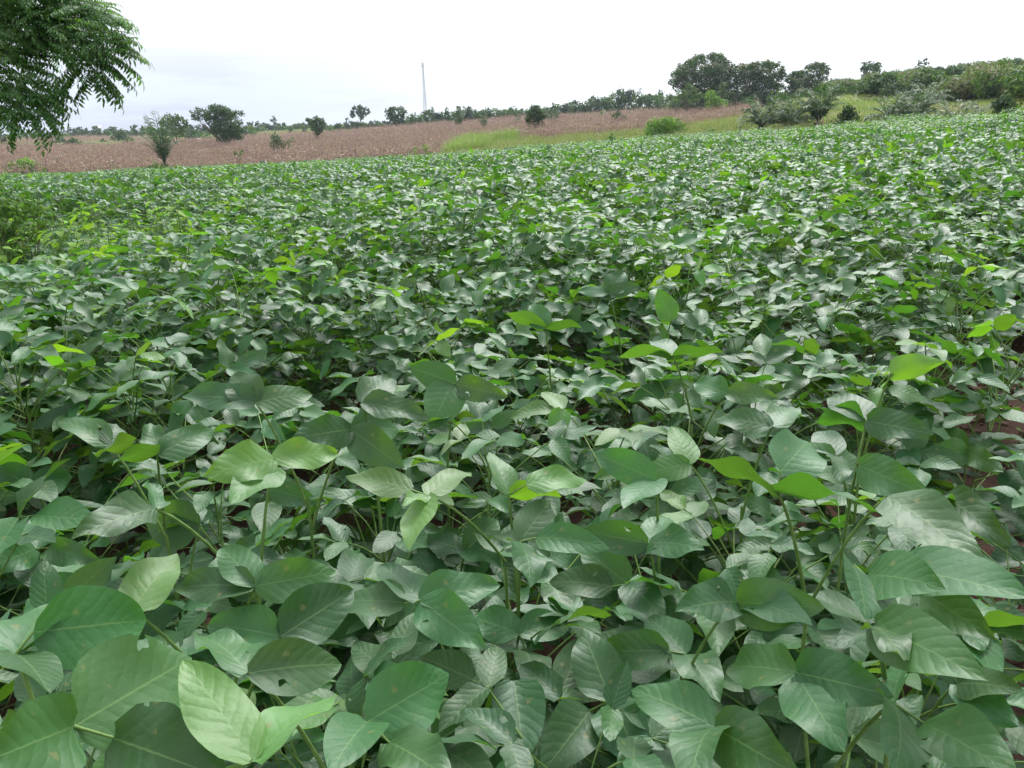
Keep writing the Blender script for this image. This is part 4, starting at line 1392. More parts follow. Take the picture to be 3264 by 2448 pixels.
plant_tree(1302, 357, 26, 215, 'bush', M_, 'narrow green tree touching the dark flat-topped tree', cb=.05, nb=7, seed=9)
plant_tree(1105, 366, 24, 262, 'round', D_, 'small round dark tree beside the airy skyline tree', cb=.1, nb=6, seed=10)
plant_tree(1077, 388, 24, 255, 'bush', D_, 'low dark bush at the left end of the scrub before the airy tree', 'bush', 'bush', cb=.0, nb=6, seed=11)
plant_tree(1460, 338, 36, 175, 'column', MO, 'tall olive tree standing alone in the maize right of the mast', cb=.12, nb=8, seed=12, mis=T2, fine=.8, dens=1.3)
plant_tree(1703, 337, 54, 108, 'cone', DM, 'dark layered tree with tiered branches above the lime grass', cb=.05, nb=26, seed=13, mis=T2, fine=.9, dens=1.2, custom=[(1705,349,14),(1690,362,10),(1722,358,12),(1685,380,12),(1710,378,16),(1728,372,10),(1695,398,13),(1722,398,12),(1712,412,12),(1690,414,7)])
plant_tree(1972, 350, 50, 122, 'bush', DM, 'small dark round tree in the maize left of the big trees', cb=.12, nb=10, seed=14, mis=T2, fine=.8)
plant_tree(1917, 352, 20, 170, 'bush', ML, 'small pale bush in the back of the maize', 'bush', 'bush', cb=.05, nb=6, seed=15, mis=T2)
plant_tree(2007, 354, 20, 160, 'bush', MO, 'tiny olive bush beside the small dark round tree', 'bush', 'bush', cb=.05, nb=5, seed=16, mis=T2)
# the big clump right of centre
plant_tree(2245, 174, 215, 160, 'round', TK, 'biggest tree of the view with a huge rounded crown of pale flower heads', cb=.16, nb=46, seed=17, mis=T2, top_mi=2, fine=.85, custom=[(2160,262,14),(2168,240,16),(2180,222,16),(2196,208,16),(2215,200,18),(2235,190,16),(2255,182,16),(2278,180,14),(2295,190,14),(2310,205,16),(2325,222,16),(2338,238,16),(2345,258,14),(2200,235,26),(2235,225,30),(2270,220,30),(2300,235,28),(2190,265,24),(2225,265,30),(2265,262,32),(2305,268,30),(2335,280,20),(2240,300,30),(2280,305,30),(2315,310,26),(2200,300,24),(2180,320,22),(2215,335,24),(2255,338,24),(2295,338,24),(2330,330,22)])
plant_tree(2425, 198, 150, 158, 'round', TK, 'second big dark tree right of the biggest one', cb=.10, nb=34, seed=18, mis=T2, top_mi=2, fine=.85, custom=[(2365,225,14),(2375,215,12),(2390,215,14),(2410,208,14),(2430,202,14),(2450,210,14),(2470,212,10),(2485,222,10),(2492,235,10),(2380,245,22),(2410,240,24),(2440,238,26),(2470,245,20),(2400,275,28),(2435,275,30),(2465,275,24),(2420,310,30),(2455,310,26),(2380,300,24),(2370,330,24),(2410,340,24),(2450,340,24),(2480,320,24)])
plant_tree(2592, 202, 84, 160, 'round', TK, 'big tree with a lumpy two-part top at the right end of the clump', cb=.15, nb=20, seed=19, mis=T2, top_mi=2, fine=.85, custom=[(2570,230,10),(2590,212,14),(2608,205,14),(2622,212,12),(2630,225,10),(2600,235,16),(2580,255,18),(2615,250,14),(2560,270,20),(2600,275,22),(2575,300,24),(2610,300,20),(2560,320,22),(2600,322,22)])
plant_tree(2535, 228, 60, 162, 'round', DM, 'dark tree filling the dip between the two right big trees', cb=.1, nb=16, seed=20, mis=T2, fine=.85, custom=[(2535,228,10),(2550,225,12),(2545,245,14),(2540,270,16),(2520,255,14),(2530,290,20)])
plant_tree(2192, 262, 92, 140, 'airy', MO, 'slender olive tree in front of the left side of the biggest crown', cb=.3, nb=18, seed=21, mis=T2, fine=.85, dens=1.2)
plant_tree(2300, 258, 90, 146, 'airy', [M['tree_olive'], M['tree_blue']], 'grey brown feathery tree before the biggest crown', cb=.2, nb=20, seed=22, mis=T2, dens=1.2)
plant_tree(2278, 288, 72, 126, 'round', [M['tree_light'], M['tree_lime']], 'bright green round tree in front of the big dark clump', cb=.2, nb=14, seed=23, mis=T2, fine=.8)
plant_tree(2478, 278, 40, 120, 'airy', ML, 'thin light green tree between the palms and the big dark trees', cb=.25, nb=10, seed=24, mis=T2)
plant_tree(2780, 188, 72, 215, 'airy', DM, 'dark open tree standing alone on the hill crest', cb=.05, nb=26, seed=25, mis=T2, dens=1.1, base=252)
plant_tree(2940, 184, 40, 225, 'airy', B_, 'smaller thin tree on the crest right of the open dark tree', cb=.05, nb=12, seed=26, dens=.9, base=232)
plant_tree(3052, 222, 100, 150, 'bush', DM, 'broad dark bush halfway up the right hillside', 'bush', 'bush', cb=.0, nb=18, seed=27, mis=T2, base=305)
# along the front of the strip
plant_tree(2120, 378, 150, 66, 'bush', [M['tree_lime'], M['tree_light']], 'broad lime green vine-covered bush in the grass strip', 'bush', 'bush', cb=.0, nb=26, seed=28, mis=T2, fine=1.0, dens=1.3)
plant_tree(1945, 425, 40, 62, 'bush', ML, 'low dark green bush in the grass left of the lime bush', 'bush', 'bush', cb=.0, nb=8, seed=29, mis=T2)
plant_tree(2270, 405, 60, 60, 'bush', MO, 'low grey green bush at the bean edge right of the lime bush', 'bush', 'bush', cb=.0, nb=8, seed=30, mis=T2)
plant_tree(3218, 303, 70, 52, 'bush', DM, 'dark green upright bush at the bean edge on the far right', 'bush', 'bush', cb=.0, nb=24, seed=31, mis=T2, dens=1.2)
plant_tree(2707, 322, 62, 56, 'bush', DM, 'dark rounded bush alone in the bright meadow between the palms', 'bush', 'bush', cb=.0, nb=16, seed=32, mis=T2)
plant_tree(2668, 365, 36, 54, 'bush', MO, 'small green bush left of the dark meadow bush', 'bush', 'bush', cb=.0, nb=8, seed=33, mis=T2)

# scattered bushes on the left slope
LS = [(10, 436, 24, 200), (60, 466, 26, 205), (175, 458, 30, 205), (195, 424, 17, 260), (178, 438, 30, 250), (222, 436, 46, 205), (243, 452, 26, 208),
      (290, 452, 34, 230), (325, 444, 28, 250), (405, 436, 40, 215), (380, 414, 64, 260), (420, 440, 20, 230)]
for i, (x, t, w, d) in enumerate(LS):
    plant_tree(x, t, w, d, 'bush', DM if i % 3 else [M['tree_dark'], M['tree_olive']], 'dark bush dotted on the green and brown slope at the left', 'bush', 'bush',
               'bushes scattered on the left slope', cb=0, nb=9, seed=50 + i, mis=T2)
# skyline trees at the left
SK = [(205, 389, 30, 'airy', B_), (246, 402, 44, 'bush', D_), (275, 396, 14, 'airy', B_), (306, 398, 28, 'spreading', B_), (345, 408, 40, 'bush', M_), (362, 400, 36, 'round', D_),
      (425, 393, 24, 'round', B_), (455, 404, 40, 'bush', M_), (480, 400, 30, 'bush', ML), (590, 396, 36, 'bush', DM), (606, 389, 24, 'round', D_), (633, 394, 24, 'round', B_), (653, 397, 24, 'round', D_),
      (620, 408, 44, 'bush', DM), (640, 424, 52, 'bush', ML), (600, 424, 34, 'bush', DM), (775, 406, 50, 'bush', DM), (792, 387, 26, 'round', D_), (820, 384, 26, 'round', D_), (845, 391, 30, 'column', D_),
      (805, 404, 26, 'bush', L_), (871, 371, 34, 'airy', B_), (890, 395, 22, 'column', M_), (907, 389, 18, 'round', D_), (922, 407, 20, 'bush', M_), (940, 394, 30, 'bush', O_), (965, 390, 24, 'round', M_), (972, 405, 24, 'bush', D_),
      (1040, 394, 26, 'bush', DM), (1062, 398, 26, 'bush', ML), (1130, 388, 30, 'bush', DM), (1160, 394, 28, 'bush', O_), (1180, 380, 24, 'round', D_), (1205, 384, 26, 'bush', M_), (1228, 384, 26, 'bush', DM), (20, 430, 40, 'bush', M_), (70, 432, 36, 'bush', D_), (120, 428, 44, 'bush', M_), (165, 418, 40, 'bush', DM), (180, 405, 16, 'airy', B_)]
for i, (x, t, w, st, ms) in enumerate(SK):
    d = 340 + (i * 37) % 60
    if x > 1030:
        d = 262 + (i * 17) % 30
    if t >= 404 and 560 < x < 1000:
        d = 240 + (i * 13) % 30
    plant_tree(x, t, w, d, st, ms if len(ms) > 1 else ms, 'small far tree in the broken line of trees along the left skyline', 'tree', 'tree', 'trees along the left skyline',
               cb=.0 if st == 'bush' else .15, nb=9, seed=100 + i, mis=(0, 1) if len(ms) > 1 else (0,))
fr_ = np.random.RandomState(31)
for i, x in enumerate(np.arange(0, 1320, 21.0)):
    t = np.interp(x, [0, 150, 400, 500, 800, 1000, 1300], [428, 420, 412, 407, 404, 399, 380]) + fr_.normal(0, 5)
    plant_tree(x + fr_.normal(0, 5), t, fr_.uniform(30, 52), (330 if x < 1010 else 258) + fr_.uniform(0, 22), 'bush', [DM, M_, MO, DM, ML, B_][i % 6], 'low bushy tree in the green band under the left skyline', 'tree', 'tree',
               'low trees in the green band under the left skyline', cb=0, nb=9, seed=400 + i, mis=(0, 1) if i % 6 in (0, 2, 3, 4) else (0,))
# hedgerow behind the maize, rising to the right
hr = np.random.RandomState(77)
TOPX = [1320, 1345, 1400, 1440, 1485, 1545, 1600, 1640, 1680, 1720, 1765, 1810, 1850, 1890, 1950, 1990, 2040, 2080, 2120, 2160]
TOPY = [362, 350, 346, 352, 344, 348, 345, 344, 345, 336, 328, 322, 314, 306, 296, 286, 282, 286, 296, 300]
for i, x in enumerate(np.arange(1322, 2165, 17.0)):
    t = np.interp(x, TOPX, TOPY) + hr.normal(0, 4)
    ms = [DM, MO, DM, ML, B_, MO][i % 6]
    plant_tree(x, t, hr.uniform(30, 48), 235 + hr.uniform(-10, 16), ['round', 'bush', 'column', 'bush'][i % 4], ms, 'tree in the unbroken dark row along the back of the maize', 'tree', 'tree',
               'trees of the row behind the maize', cb=.0 if i % 4 else .1, nb=10, seed=200 + i, mis=(0, 1) if len(ms) > 1 else (0,))
# low trees between the big clump and the hill
for i, (x, t, w, d) in enumerate([(2350, 280, 70, 165), (2400, 300, 60, 150), (2500, 290, 80, 150), (2560, 285, 80, 150), (2640, 262, 70, 170), (2690, 262, 70, 175), (2740, 258, 70, 178), (2800, 238, 80, 180), (2850, 232, 84, 175), (2900, 238, 90, 170), (2650, 300, 60, 130), (2720, 298, 70, 130), (2790, 290, 80, 130), (2860, 285, 80, 126), (2150, 310, 50, 180)]):
    plant_tree(x, t, w, d, 'bush', [TK, DM, MO][i % 3], 'bushy tree in the thicket between the big trees and the hill', 'tree', 'tree', 'trees of the thicket under the hill',
               cb=0, nb=14, seed=300 + i, mis=T2, top_mi=2 if i % 3 == 0 else None)
# shrubs over the hillside
hr = np.random.RandomState(5)
cnt = 0
for i in range(295):
    pxs = hr.uniform(2640, 3330)
    az = az_of(pxs, 300)
    d0 = np.interp(pxs, [2640, 2880, 3330], [114, 92, 70])
    d = d0 + (225 - d0) * hr.rand() ** 1.25
    x, y = d * math.sin(az), d * math.cos(az)
    gz = float(ground_z(x, y))
    var = hr.randint(5)
    ck = ('hill', var)
    if ck not in mesh_cache:
        mats = [MO, [M['tree_olive'], M['tree_light']], [M['tree_mid'], M['tree_olive'], M['bloom']], [M['tree_olive'], M['bloom']], DM][var]
        mesh_cache[ck] = tree_meshes('bush', 4.4, 2.3, 0, .24, 14, 1.1, mats, 800 + var, 2 if var == 2 else None, T2)
    cm, tm = mesh_cache[ck]
    s = hr.uniform(.6, 1.15) * (.7 if d > 165 else 1)
    root = thing('shrub', (x, y, gz), 'olive green shrub in the thick scrub covering the right hillside', 'shrub', 'shrubs over the right hillside', hr.uniform(0, 6.28))
    root.scale = (s, s, s * hr.uniform(.8, 1.15))
    link('crown', cm, root)
    link('trunk', tm, root)

# ------------------------------------------------------------------ palms


def frond_mesh(seed, L, arch, mat, lw=.035, n=26, lf=.30):
    """arching palm frond along +Y starting upward"""
    r = np.random.RandomState(seed)
    b = MB()
    pts = [np.zeros(3)]
    e0 = R(70)
    seg = 10
    for i in range(1, seg + 1):
        e = e0 - arch * (i / seg) ** 1.3
        pts.append(pts[-1] + np.array([0, math.cos(e), math.sin(e)]) * L / seg)
    pts = np.array(pts)
    b.add(*tube(pts, np.linspace(.03, .006, seg + 1), 4), rnd=.5, mi=0)
    for k in range(n):
        t = .14 + .84 * k / n
        q = t * seg
        i0 = min(int(q), seg - 1)
        p = pts[i0] + (pts[i0 + 1] - pts[i0]) * (q - i0)
        d = pts[i0 + 1] - pts[i0]; d /= np.linalg.norm(d)
        ll = L * lf * math.sin(math.pi * min(1, .12 + t * .86)) ** .6
        for s in (-1, 1):
            out = np.array([s, 0, 0]) * .8 + d * .55 + np.array([0, 0, r.uniform(-.1, .5)])
            out /= np.linalg.norm(out)
            tip = p + out * ll * r.uniform(.85, 1.1)
            mid = (p + tip) / 2 + np.array([0, 0, .05 * ll])
            tip = tip + np.array([0, 0, -ll * r.uniform(.15, .45)])
            w = np.cross(out, np.array([0, 0, 1])); w /= np.linalg.norm(w) + 1e-6
            w = (w + np.array([0, 0, r.normal(0, .6)])) * lw * L / 3
            b.add([p, mid - w, tip, mid + w], [(0, 1, 2, 3)], rnd=r.rand(), mi=0)
    return b.mesh('frond', [mat])


for q_ in ('palm', 'palm_grey'):
    pass
frond_bank = {k: [frond_mesh(i + 10 * j, 3.0, R([70, 95, 120, 45][i % 4]), m) for i in range(4)] for j, (k, m) in enumerate([('g', M['palm']), ('s', M['palm_grey'])])}


frond_bank['u'] = [frond_mesh(i + 90, 3.0, R([50, 62, 78, 30][i]), M['palm'], .03, 22, .19) for i in range(4)]


def palm_trunk_mesh(H, rad, seed):
    r = np.random.RandomState(seed)
    b = MB()
    pts = [(0, 0, -.1), (0, 0, H * .5), (r.normal(0, .05), r.normal(0, .05), H)]
    b.add(*tube(pts, [rad * 1.1, rad, rad * .9], 9), rnd=.4)
    for k in range(34):           # old frond bases
        z = H * (k + .5) / 34; a = k * 2.4
        p = np.array([math.cos(a) * rad * .8, math.sin(a) * rad * .8, z])
        d = np.array([math.cos(a) * .6, math.sin(a) * .6, .8])
        b.add(*tube([p, p + d * rad * .9], [rad * .3, rad * .1], 4), rnd=.6)
    return b.mesh('palm_trunk', [M['bark']])


def palm(px, top, base, wpx, D, nf, label, kinds='g', trunk=.3, seed=0, upright=0.0, group=None):
    p = at_dist(px, top, D)
    gz = float(ground_z(p[0], p[1]))
    H = p[2] - gz
    W = wpx / F * D
    r = np.random.RandomState(seed)
    root = thing('palm', (p[0], p[1], gz), label, 'palm', group)
    th = H * trunk
    link('trunk', palm_trunk_mesh(th, min(.22, W * .08), seed), root)
    fl = H - th
    for k in range(nf):
        t = k / max(1, nf - 1)            # 0 = outer fronds, 1 = inner spear
        me = frond_bank[kinds[k % len(kinds)]][([1, 0, 3, 3] if upright > .3 else [2, 1, 0, 3])[min(3, int(t * 4))]]
        o = link('frond', me, root)
        o.location = (0, 0, th * .97)
        tilt = (1 - t) * (.42 - upright * .8)
        sz = fl / 2.35 * (.72 + .38 * t) * r.uniform(.9, 1.1)
        a = k * 2.4 + r.normal(0, .25)
        o.rotation_euler = (-tilt, 0, a)
        wide = min(1.5, max(.45, (W / 2) / (sz * 1.9)))
        o.scale = (sz * .95, sz * (wide * (1 - t) + (.8 * wide) * t), sz)
    return root


palm(503, 374, 535, 98, 84, 20, 'young palm with upright fronds on a shaggy trunk at the front of the maize', 'u', .24, 1, .36)
palm(2432, 312, 418, 118, 57, 26, 'first dark palm at the left end of the row by the beans', 'g', .30, 2, .2)
palm(2522, 305, 412, 130, 56, 28, 'wide grey green palm second in the row by the beans', 'sg', .22, 3, .1)
palm(2618, 272, 408, 120, 57, 24, 'tallest upright palm of the row, third from the left with a pinkish trunk foot', 'g', .2, 4, .45)
palm(2850, 300, 386, 120, 51, 24, 'left half of the broad silvery palm pair before the hill', 'sg', .16, 5, .1)
palm(2922, 290, 384, 130, 52, 26, 'right half of the broad silvery palm pair before the hill', 'gs', .16, 6, .15)
palm(3062, 322, 370, 120, 50, 22, 'low dark spreading palm right of the silvery pair', 'gs', .1, 7, .1)
palm(2960, 262, 360, 110, 74, 22, 'grey palm standing higher behind the silvery pair', 'sg', .15, 8, .2)
palm(3140, 318, 362, 100, 56, 20, 'low palm near the right end of the row', 'sg', .1, 9, .1)
palm(2990, 250, 330, 90, 92, 18, 'upper left palm on the lower slope above the bean field edge at the right', 'gs', .15, 41, .25)
palm(3095, 258, 335, 95, 86, 18, 'middle palm on the lower slope above the low dark palm', 'sg', .15, 42, .2)
palm(3190, 236, 325, 90, 92, 18, 'upper right palm on the slope near the right edge of the view', 'g', .15, 43, .25)
for i, (x, t, b_, w, d) in enumerate([(1541, 366, 415, 30, 140), (1650, 366, 400, 24, 155), (1750, 356, 390, 22, 150), (1769, 348, 390, 26, 148)]):
    palm(x, t, b_, w, d, 12, ['small feathery palm in the maize right of the tall olive tree', 'small thin palm in the maize left of the tiered tree', 'left one of two small palms close together right of the tiered tree', 'right one of two small palms close together right of the tiered tree'][i], 'g', .3, 20 + i, .35)
palm(1487, 338, 372, 30, 228, 12, 'far palm whose head tops the tree row right of the mast', 'g', .4, 31, .1)

# dry pink stump at the foot of the third palm
sp_ = at_dist(2628, 400, 53.5)
sb = MB()
gz = float(ground_z(sp_[0], sp_[1]))
for k in range(12):
    a = k * .52
    sb.add(*tube([(math.cos(a) * .1, math.sin(a) * .1, 0), (math.cos(a) * .28, math.sin(a) * .28, .35 + .2 * math.sin(k * 3)), (math.cos(a) * .5, math.sin(a) * .5, .9 + .3 * math.sin(k * 5))], [.06, .04, .015], 4), rnd=.5)
st_o = link('dead_fronds', sb.mesh('dead_fronds', [M['maize']]), loc=(sp_[0], sp_[1], gz))
tag(st_o, 'heap of dead pinkish brown fronds at the foot of the upright palm', 'dead fronds')

# bright weedy plant at the foot of the young palm
plant_tree(500, 520, 100, 82, 'bush', [M['tree_light'], M['tree_olive']], 'low dark and yellow green weeds round the foot of the young palm', 'bush', 'bush', cb=0, nb=16, seed=61, mis=T2)
plant_tree(60, 508, 110, 92, 'bush', [M['tree_lime'], M['tree_light']], 'light green creeper patch over the maize at the left edge', 'bush', 'bush', cb=0, nb=14, seed=62, mis=T2)
plant_tree(1340, 462, 70, 80, 'bush', [M['tree_light'], M['tree_lime']], 'low light green weeds in the maize corner left of the grass', 'bush', 'bush', cb=0, nb=12, seed=63, mis=T2)

# ------------------------------------------------------------------ lattice mast
MD = 620.0
pt = at_dist(1347, 199, MD); gz = float(ground_z(pt[0], pt[1])) - 1.0
MH = pt[2] - gz
pb = pt
mast = thing('lattice_mast', (pb[0], pb[1], gz), 'tall thin grey lattice mast rising above the skyline trees', 'mast')


def leg_xy(k, z):
    rr_ = 1.15 * (1 - z / MH) + .35
    a = R(90 + 120 * k)
    return np.array([math.cos(a) * rr_, math.sin(a) * rr_, z])


for k in range(3):
    b = MB(); b.add(*tube([leg_xy(k, z) for z in np.linspace(0, MH, 9)], np.linspace(.14, .11, 9), 6), rnd=.5)
    link('leg', b.mesh('leg', [M['galv']]), mast)
b = MB()
nz2 = 22
for j in range(nz2):
    z0, z1 = MH * j / nz2, MH * (j + 1) / nz2
    for k in range(3):
        b.add(*tube([leg_xy(k, z0), leg_xy((k + 1) % 3, z1)], [.06, .06], 4), rnd=.5)
        b.add(*tube([leg_xy(k, z1), leg_xy((k + 1) % 3, z1)], [.06, .06], 4), rnd=.5)
link('bracing', b.mesh('bracing', [M['galv']]), mast)
for k in range(3):
    b = MB(); c = leg_xy(k, MH * .955) * np.array([1.5, 1.5, 1]);
    b.add(*tube([c - [0, 0, 1.3], c - [0, 0, 1.25], c + [0, 0, 1.25], c + [0, 0, 1.3]], [.02, .42, .42, .02], 8), rnd=.5)
    link('antenna', b.mesh('antenna', [M['white_paint']]), mast)

# ------------------------------------------------------------------ two far buildings
def house(px, top, wpx, D, label, name):
    p = at_dist(px, top, D); gz = float(ground_z(p[0], p[1])); H = p[2] - gz; W = wpx / F * D
    root = thing(name, (p[0], p[1], gz), label, 'building')
    root.rotation_euler[2] = -math.atan2(p[0], p[1])
    b = MB(); b.add(*box((-W / 2, -W * .4, -.1), (W / 2, W * .4, H * .82))); link('wall', b.mesh('wall', [M['white_paint']], False), root)
    b = MB()
    v = [(-W * .56, -W * .46, H * .82), (W * .56, -W * .46, H * .82), (W * .56, W * .46, H * .82), (-W * .56, W * .46, H * .82), (-W * .56, 0, H), (W * .56, 0, H)]
    b.add(v, [(0, 1, 5, 4), (2, 3, 4, 5), (0, 3, 2, 1)]); b.add(np.array(v)[[0, 4, 3, 1, 2, 5]], [(0, 1, 2), (3, 4, 5)])
    link('roof', b.mesh('roof', [M['white_paint']], False), root)
    b = MB(); b.add(*box((-W * .1, -W * .4 - .06, 0), (W * .1, -W * .4 - .003, min(2.0, H * .6)))); link('door', b.mesh('door', [M['dark_door']], False), root)


house(637, 441, 13, 226, 'small white hut peeping over the maize left of the wide tree', 'hut')
house(313, 401, 14, 400, 'pale building behind the umbrella-shaped tree on the left skyline', 'house')

# ------------------------------------------------------------------ stooping person at the field edge
pp_ = at_dist(850, 516, 82.0)
gz = float(ground_z(pp_[0], pp_[1]))
Ht = pp_[2] - gz
person = thing('person', (pp_[0], pp_[1], gz), 'person in a dark blue top bending over the beans at the edge of the maize', 'person')
me = bpy.data.meshes.new('body')
K = max(.9, Ht) / 1.0
jv = [(0, 0, .86), (-.16, 0, 1.0), (-.36, 0, 1.08), (-.46, 0, 1.03), (-.56, 0, 1.0),           # pelvis, waist, chest, neck, head
      (-.36, .19, 1.05), (-.42, .22, .80), (-.50, .16, .58), (-.36, -.19, 1.05), (-.44, -.22, .80), (-.54, -.16, .60),
      (0.0, .10, .80), (-.05, .12, .44), (.03, .12, .05), (-.06, .12, .02), (0.02, -.10, .80), (.04, -.12, .44), (.12, -.12, .05), (.03, -.12, .02)]
je = [(0, 1), (1, 2), (2, 3), (3, 4), (2, 5), (5, 6), (6, 7), (2, 8), (8, 9), (9, 10), (0, 11), (11, 12), (12, 13), (13, 14), (0, 15), (15, 16), (16, 17), (17, 18)]
jr = [.14, .13, .16, .06, .10, .06, .045, .035, .06, .045, .035, .085, .06, .045, .035, .085, .06, .045, .035]
me.from_pydata([tuple(c * K for c in v) for v in jv], je, [])
body = link('body', me, person)
sk = body.modifiers.new('skin', 'SKIN')
for i, v in enumerate(me.skin_vertices[0].data):
    v.radius = (jr[i] * K, jr[i] * K)
    v.use_root = (i == 0)
body.modifiers.new('sub', 'SUBSURF').levels = 1
dg = bpy.context.evaluated_depsgraph_get()
bme = bpy.data.meshes.new_from_object(body.evaluated_get(dg))
body.modifiers.clear()
body.data = bme
bme.materials.clear()
for m_ in (M['skin'], M['navy'], M['khaki'], M['hair']):
    bme.materials.append(m_)
for f_ in bme.polygons:
    c = f_.center / K
    f_.use_smooth = True
    if c.x < -.50 and c.z > .9:
        f_.material_index = 3 if c.z > 1.0 else 0
    elif c.x < -.10 and c.z > .66:
        f_.material_index = 1
    elif c.x < -.4:
        f_.material_index = 0
    elif c.z > .10:
        f_.material_index = 2
    else:
        f_.material_index = 0

# ------------------------------------------------------------------ neem bough at the top left


def pinnate_mesh(seed, L=.26, n=6):
    r = np.random.RandomState(seed)
    b = MB()
    pts = [np.zeros(3)]
    e0 = .1
    for i in range(1, 7):
        e = e0 - i * r.uniform(.04, .14)
        pts.append(pts[-1] + np.array([r.normal(0, .08), math.cos(e), math.sin(e)]) * L / 6)
    pts = np.array(pts)
    b.add(*tube(pts, np.linspace(.0018, .0008, 7), 3), rnd=.4, mi=0)
    for k in range(n * 2 + 1):
        t = .18 + .8 * (k // 2) / n if k < n * 2 else 1.0
        q = min(t * 6, 5.99); i0 = int(q)
        p = pts[i0] + (pts[i0 + 1] - pts[i0]) * (q - i0)
        d = pts[i0 + 1] - pts[i0]; d /= np.linalg.norm(d)
        s = 0 if k == n * 2 else (1 if k % 2 else -1)
        out = d * .55 + np.array([s * .85, 0, -.45 + r.normal(0, .15)])
        out /= np.linalg.norm(out)
        l = r.uniform(.055, .075)
        sv = np.cross(out, np.array([0, 0, 1.0])); sv /= np.linalg.norm(sv) + 1e-6
        up = np.cross(sv, out)
        w = sv * .0105
        cv = d * l * .16
        m1 = p + out * l * .35 + cv * .3 + up * .003; m2 = p + out * l * .7 + cv * .3
        tip = p + out * l - cv * .6 - np.array([0, 0, l * .15])
        b.add([p, m1 - w, m1 + w, m2 - w * .75, m2 + w * .75, tip], [(0, 1, 2), (3, 5, 4)], rnd=r.rand(), mi=0)
        b.add([m1 - w, m1 + w, m2 + w * .75, m2 - w * .75], [(0, 1, 2, 3)][:1], rnd=r.rand(), mi=0)
    return b


ND = 6.6
pin = [pinnate_mesh(i) for i in range(8)]
pin_me = [p.mesh('leaf', [M['neem']]) for p in pin]
tx_ = at_dist(-1000, 500, 7.4)
tz = float(ground_z(tx_[0], tx_[1]))
neem = thing('neem_tree', (tx_[0], tx_[1], tz), 'feathery green tree whose drooping boughs hang into the top left corner', 'tree')
origin = np.array([tx_[0], tx_[1], tz])
b = MB(); fork = np.array([0.15, 0, 2.1])
b.add(*tube([(0, 0, -.1), (.04, .02, 1.0), fork], [.17, .14, .12], 10), rnd=.5)
link('trunk', b.mesh('trunk', [M['bark']]), neem)
# lobes of the crown in view: px, py, radius px, distance
LOBES = [(90, 60, 170, 6.8), (250, 60, 110, 6.6), (290, 170, 125, 6.3), (350, 185, 80, 6.2), (150, 150, 110, 6.9), (60, 230, 130, 6.6), (110, 340, 100, 6.4), (40, 370, 85, 6.5), (200, 130, 120, 6.7), (-40, 150, 180, 7.2), (300, 90, 90, 6.5), (120, 390, 55, 6.3), (-60, 330, 130, 6.9), (20, -60, 150, 6.9), (210, -40, 90, 6.7), (335, 245, 50, 6.2)]
lobes = []
for (x, y, rp, d) in LOBES:
    x, y, rp = x - 36, y - 48, rp * .92
    c = at_dist(x, y, d) - origin
    lobes.append((c, rp / F * d))
bb_ = MB()
for (c, rad) in lobes:
    mid = (fork + c) / 2 + np.array([0, .75, .05])
    link('limb', (lambda q: (q.add(*tube([fork, mid, c * .5 + mid * .5, c], [.03, .016, .009, .004], 5), rnd=.5), q.mesh('limb', [M['bark_dark']]))[1])(MB()), neem)
r = np.random.RandomState(8)
items = []
for li, (c, rad) in enumerate(lobes):
    nn_ = int(190 * (rad / .35) ** 2)
    for k in range(nn_):
        d = r.normal(size=3); d /= np.linalg.norm(d)
        q = r.rand() ** .45
        p = c + d * rad * q * np.array([.80, .80, .74])
        hd = p - (c * .75 + fork * .25)
        yaw = math.atan2(-hd[0], hd[1]) + r.normal(0, 1.0)
        pitch = r.uniform(-.55, .35)
        items.append((p, yaw, pitch, r.uniform(.45, .70), q))
# strands that droop below and right of the lobes
for (x0, y0, x1, y1) in [(330, 260, 300, 330), (310, 250, 345, 325), (350, 250, 385, 320), (300, 240, 262, 300), (280, 220, 245, 285), (400, 190, 450, 205), (390, 150, 440, 190), (370, 130, 420, 150), (360, 100, 400, 100), (190, 250, 205, 320), (180, 300, 205, 380), (160, 350, 165, 420), (90, 400, 85, 455), (130, 400, 150, 450), (10, 410, 30, 420), (330, 70, 385, 85), (300, 40, 350, 62), (400, 210, 432, 250), (380, 230, 400, 265), (165, 330, 190, 345), (350, 260, 372, 318), (220, 170, 250, 240), (150, 360, 175, 400)]:
    for k in range(5):
        t = k / 4
        p = at_dist(x0 - 38 + (x1 - x0) * t * .6, y0 - 34 + (y1 - y0) * t * .55, 6.15 + .1 * r.rand()) - origin
        dx, dz = (x1 - x0), -(y1 - y0)
        yaw = -math.pi / 2 if dx > 0 else math.pi / 2
        items.append((p, yaw + r.normal(0, .35), math.atan2(dz, abs(dx) + 1e-3) * .6, r.uniform(.6, .8), 1.2))
items.sort(key=lambda t: -t[4])
fb = MB()
for i, (p, yaw, pitch, s, q) in enumerate(items):
    if i < 300:
        o = link('leaf', pin_me[i % 8], neem)
        o.rotation_mode = 'XYZ'
        o.location = p; o.rotation_euler = (pitch, 0, yaw); o.scale = (s, s, s)
    else:
        fb.add_mb(pin[i % 8], rot_z(yaw) @ rot_x(pitch) * s, p)
fo = link('foliage', fb.mesh('foliage', [M['neem']]), neem)
fo['kind'] = 'stuff'

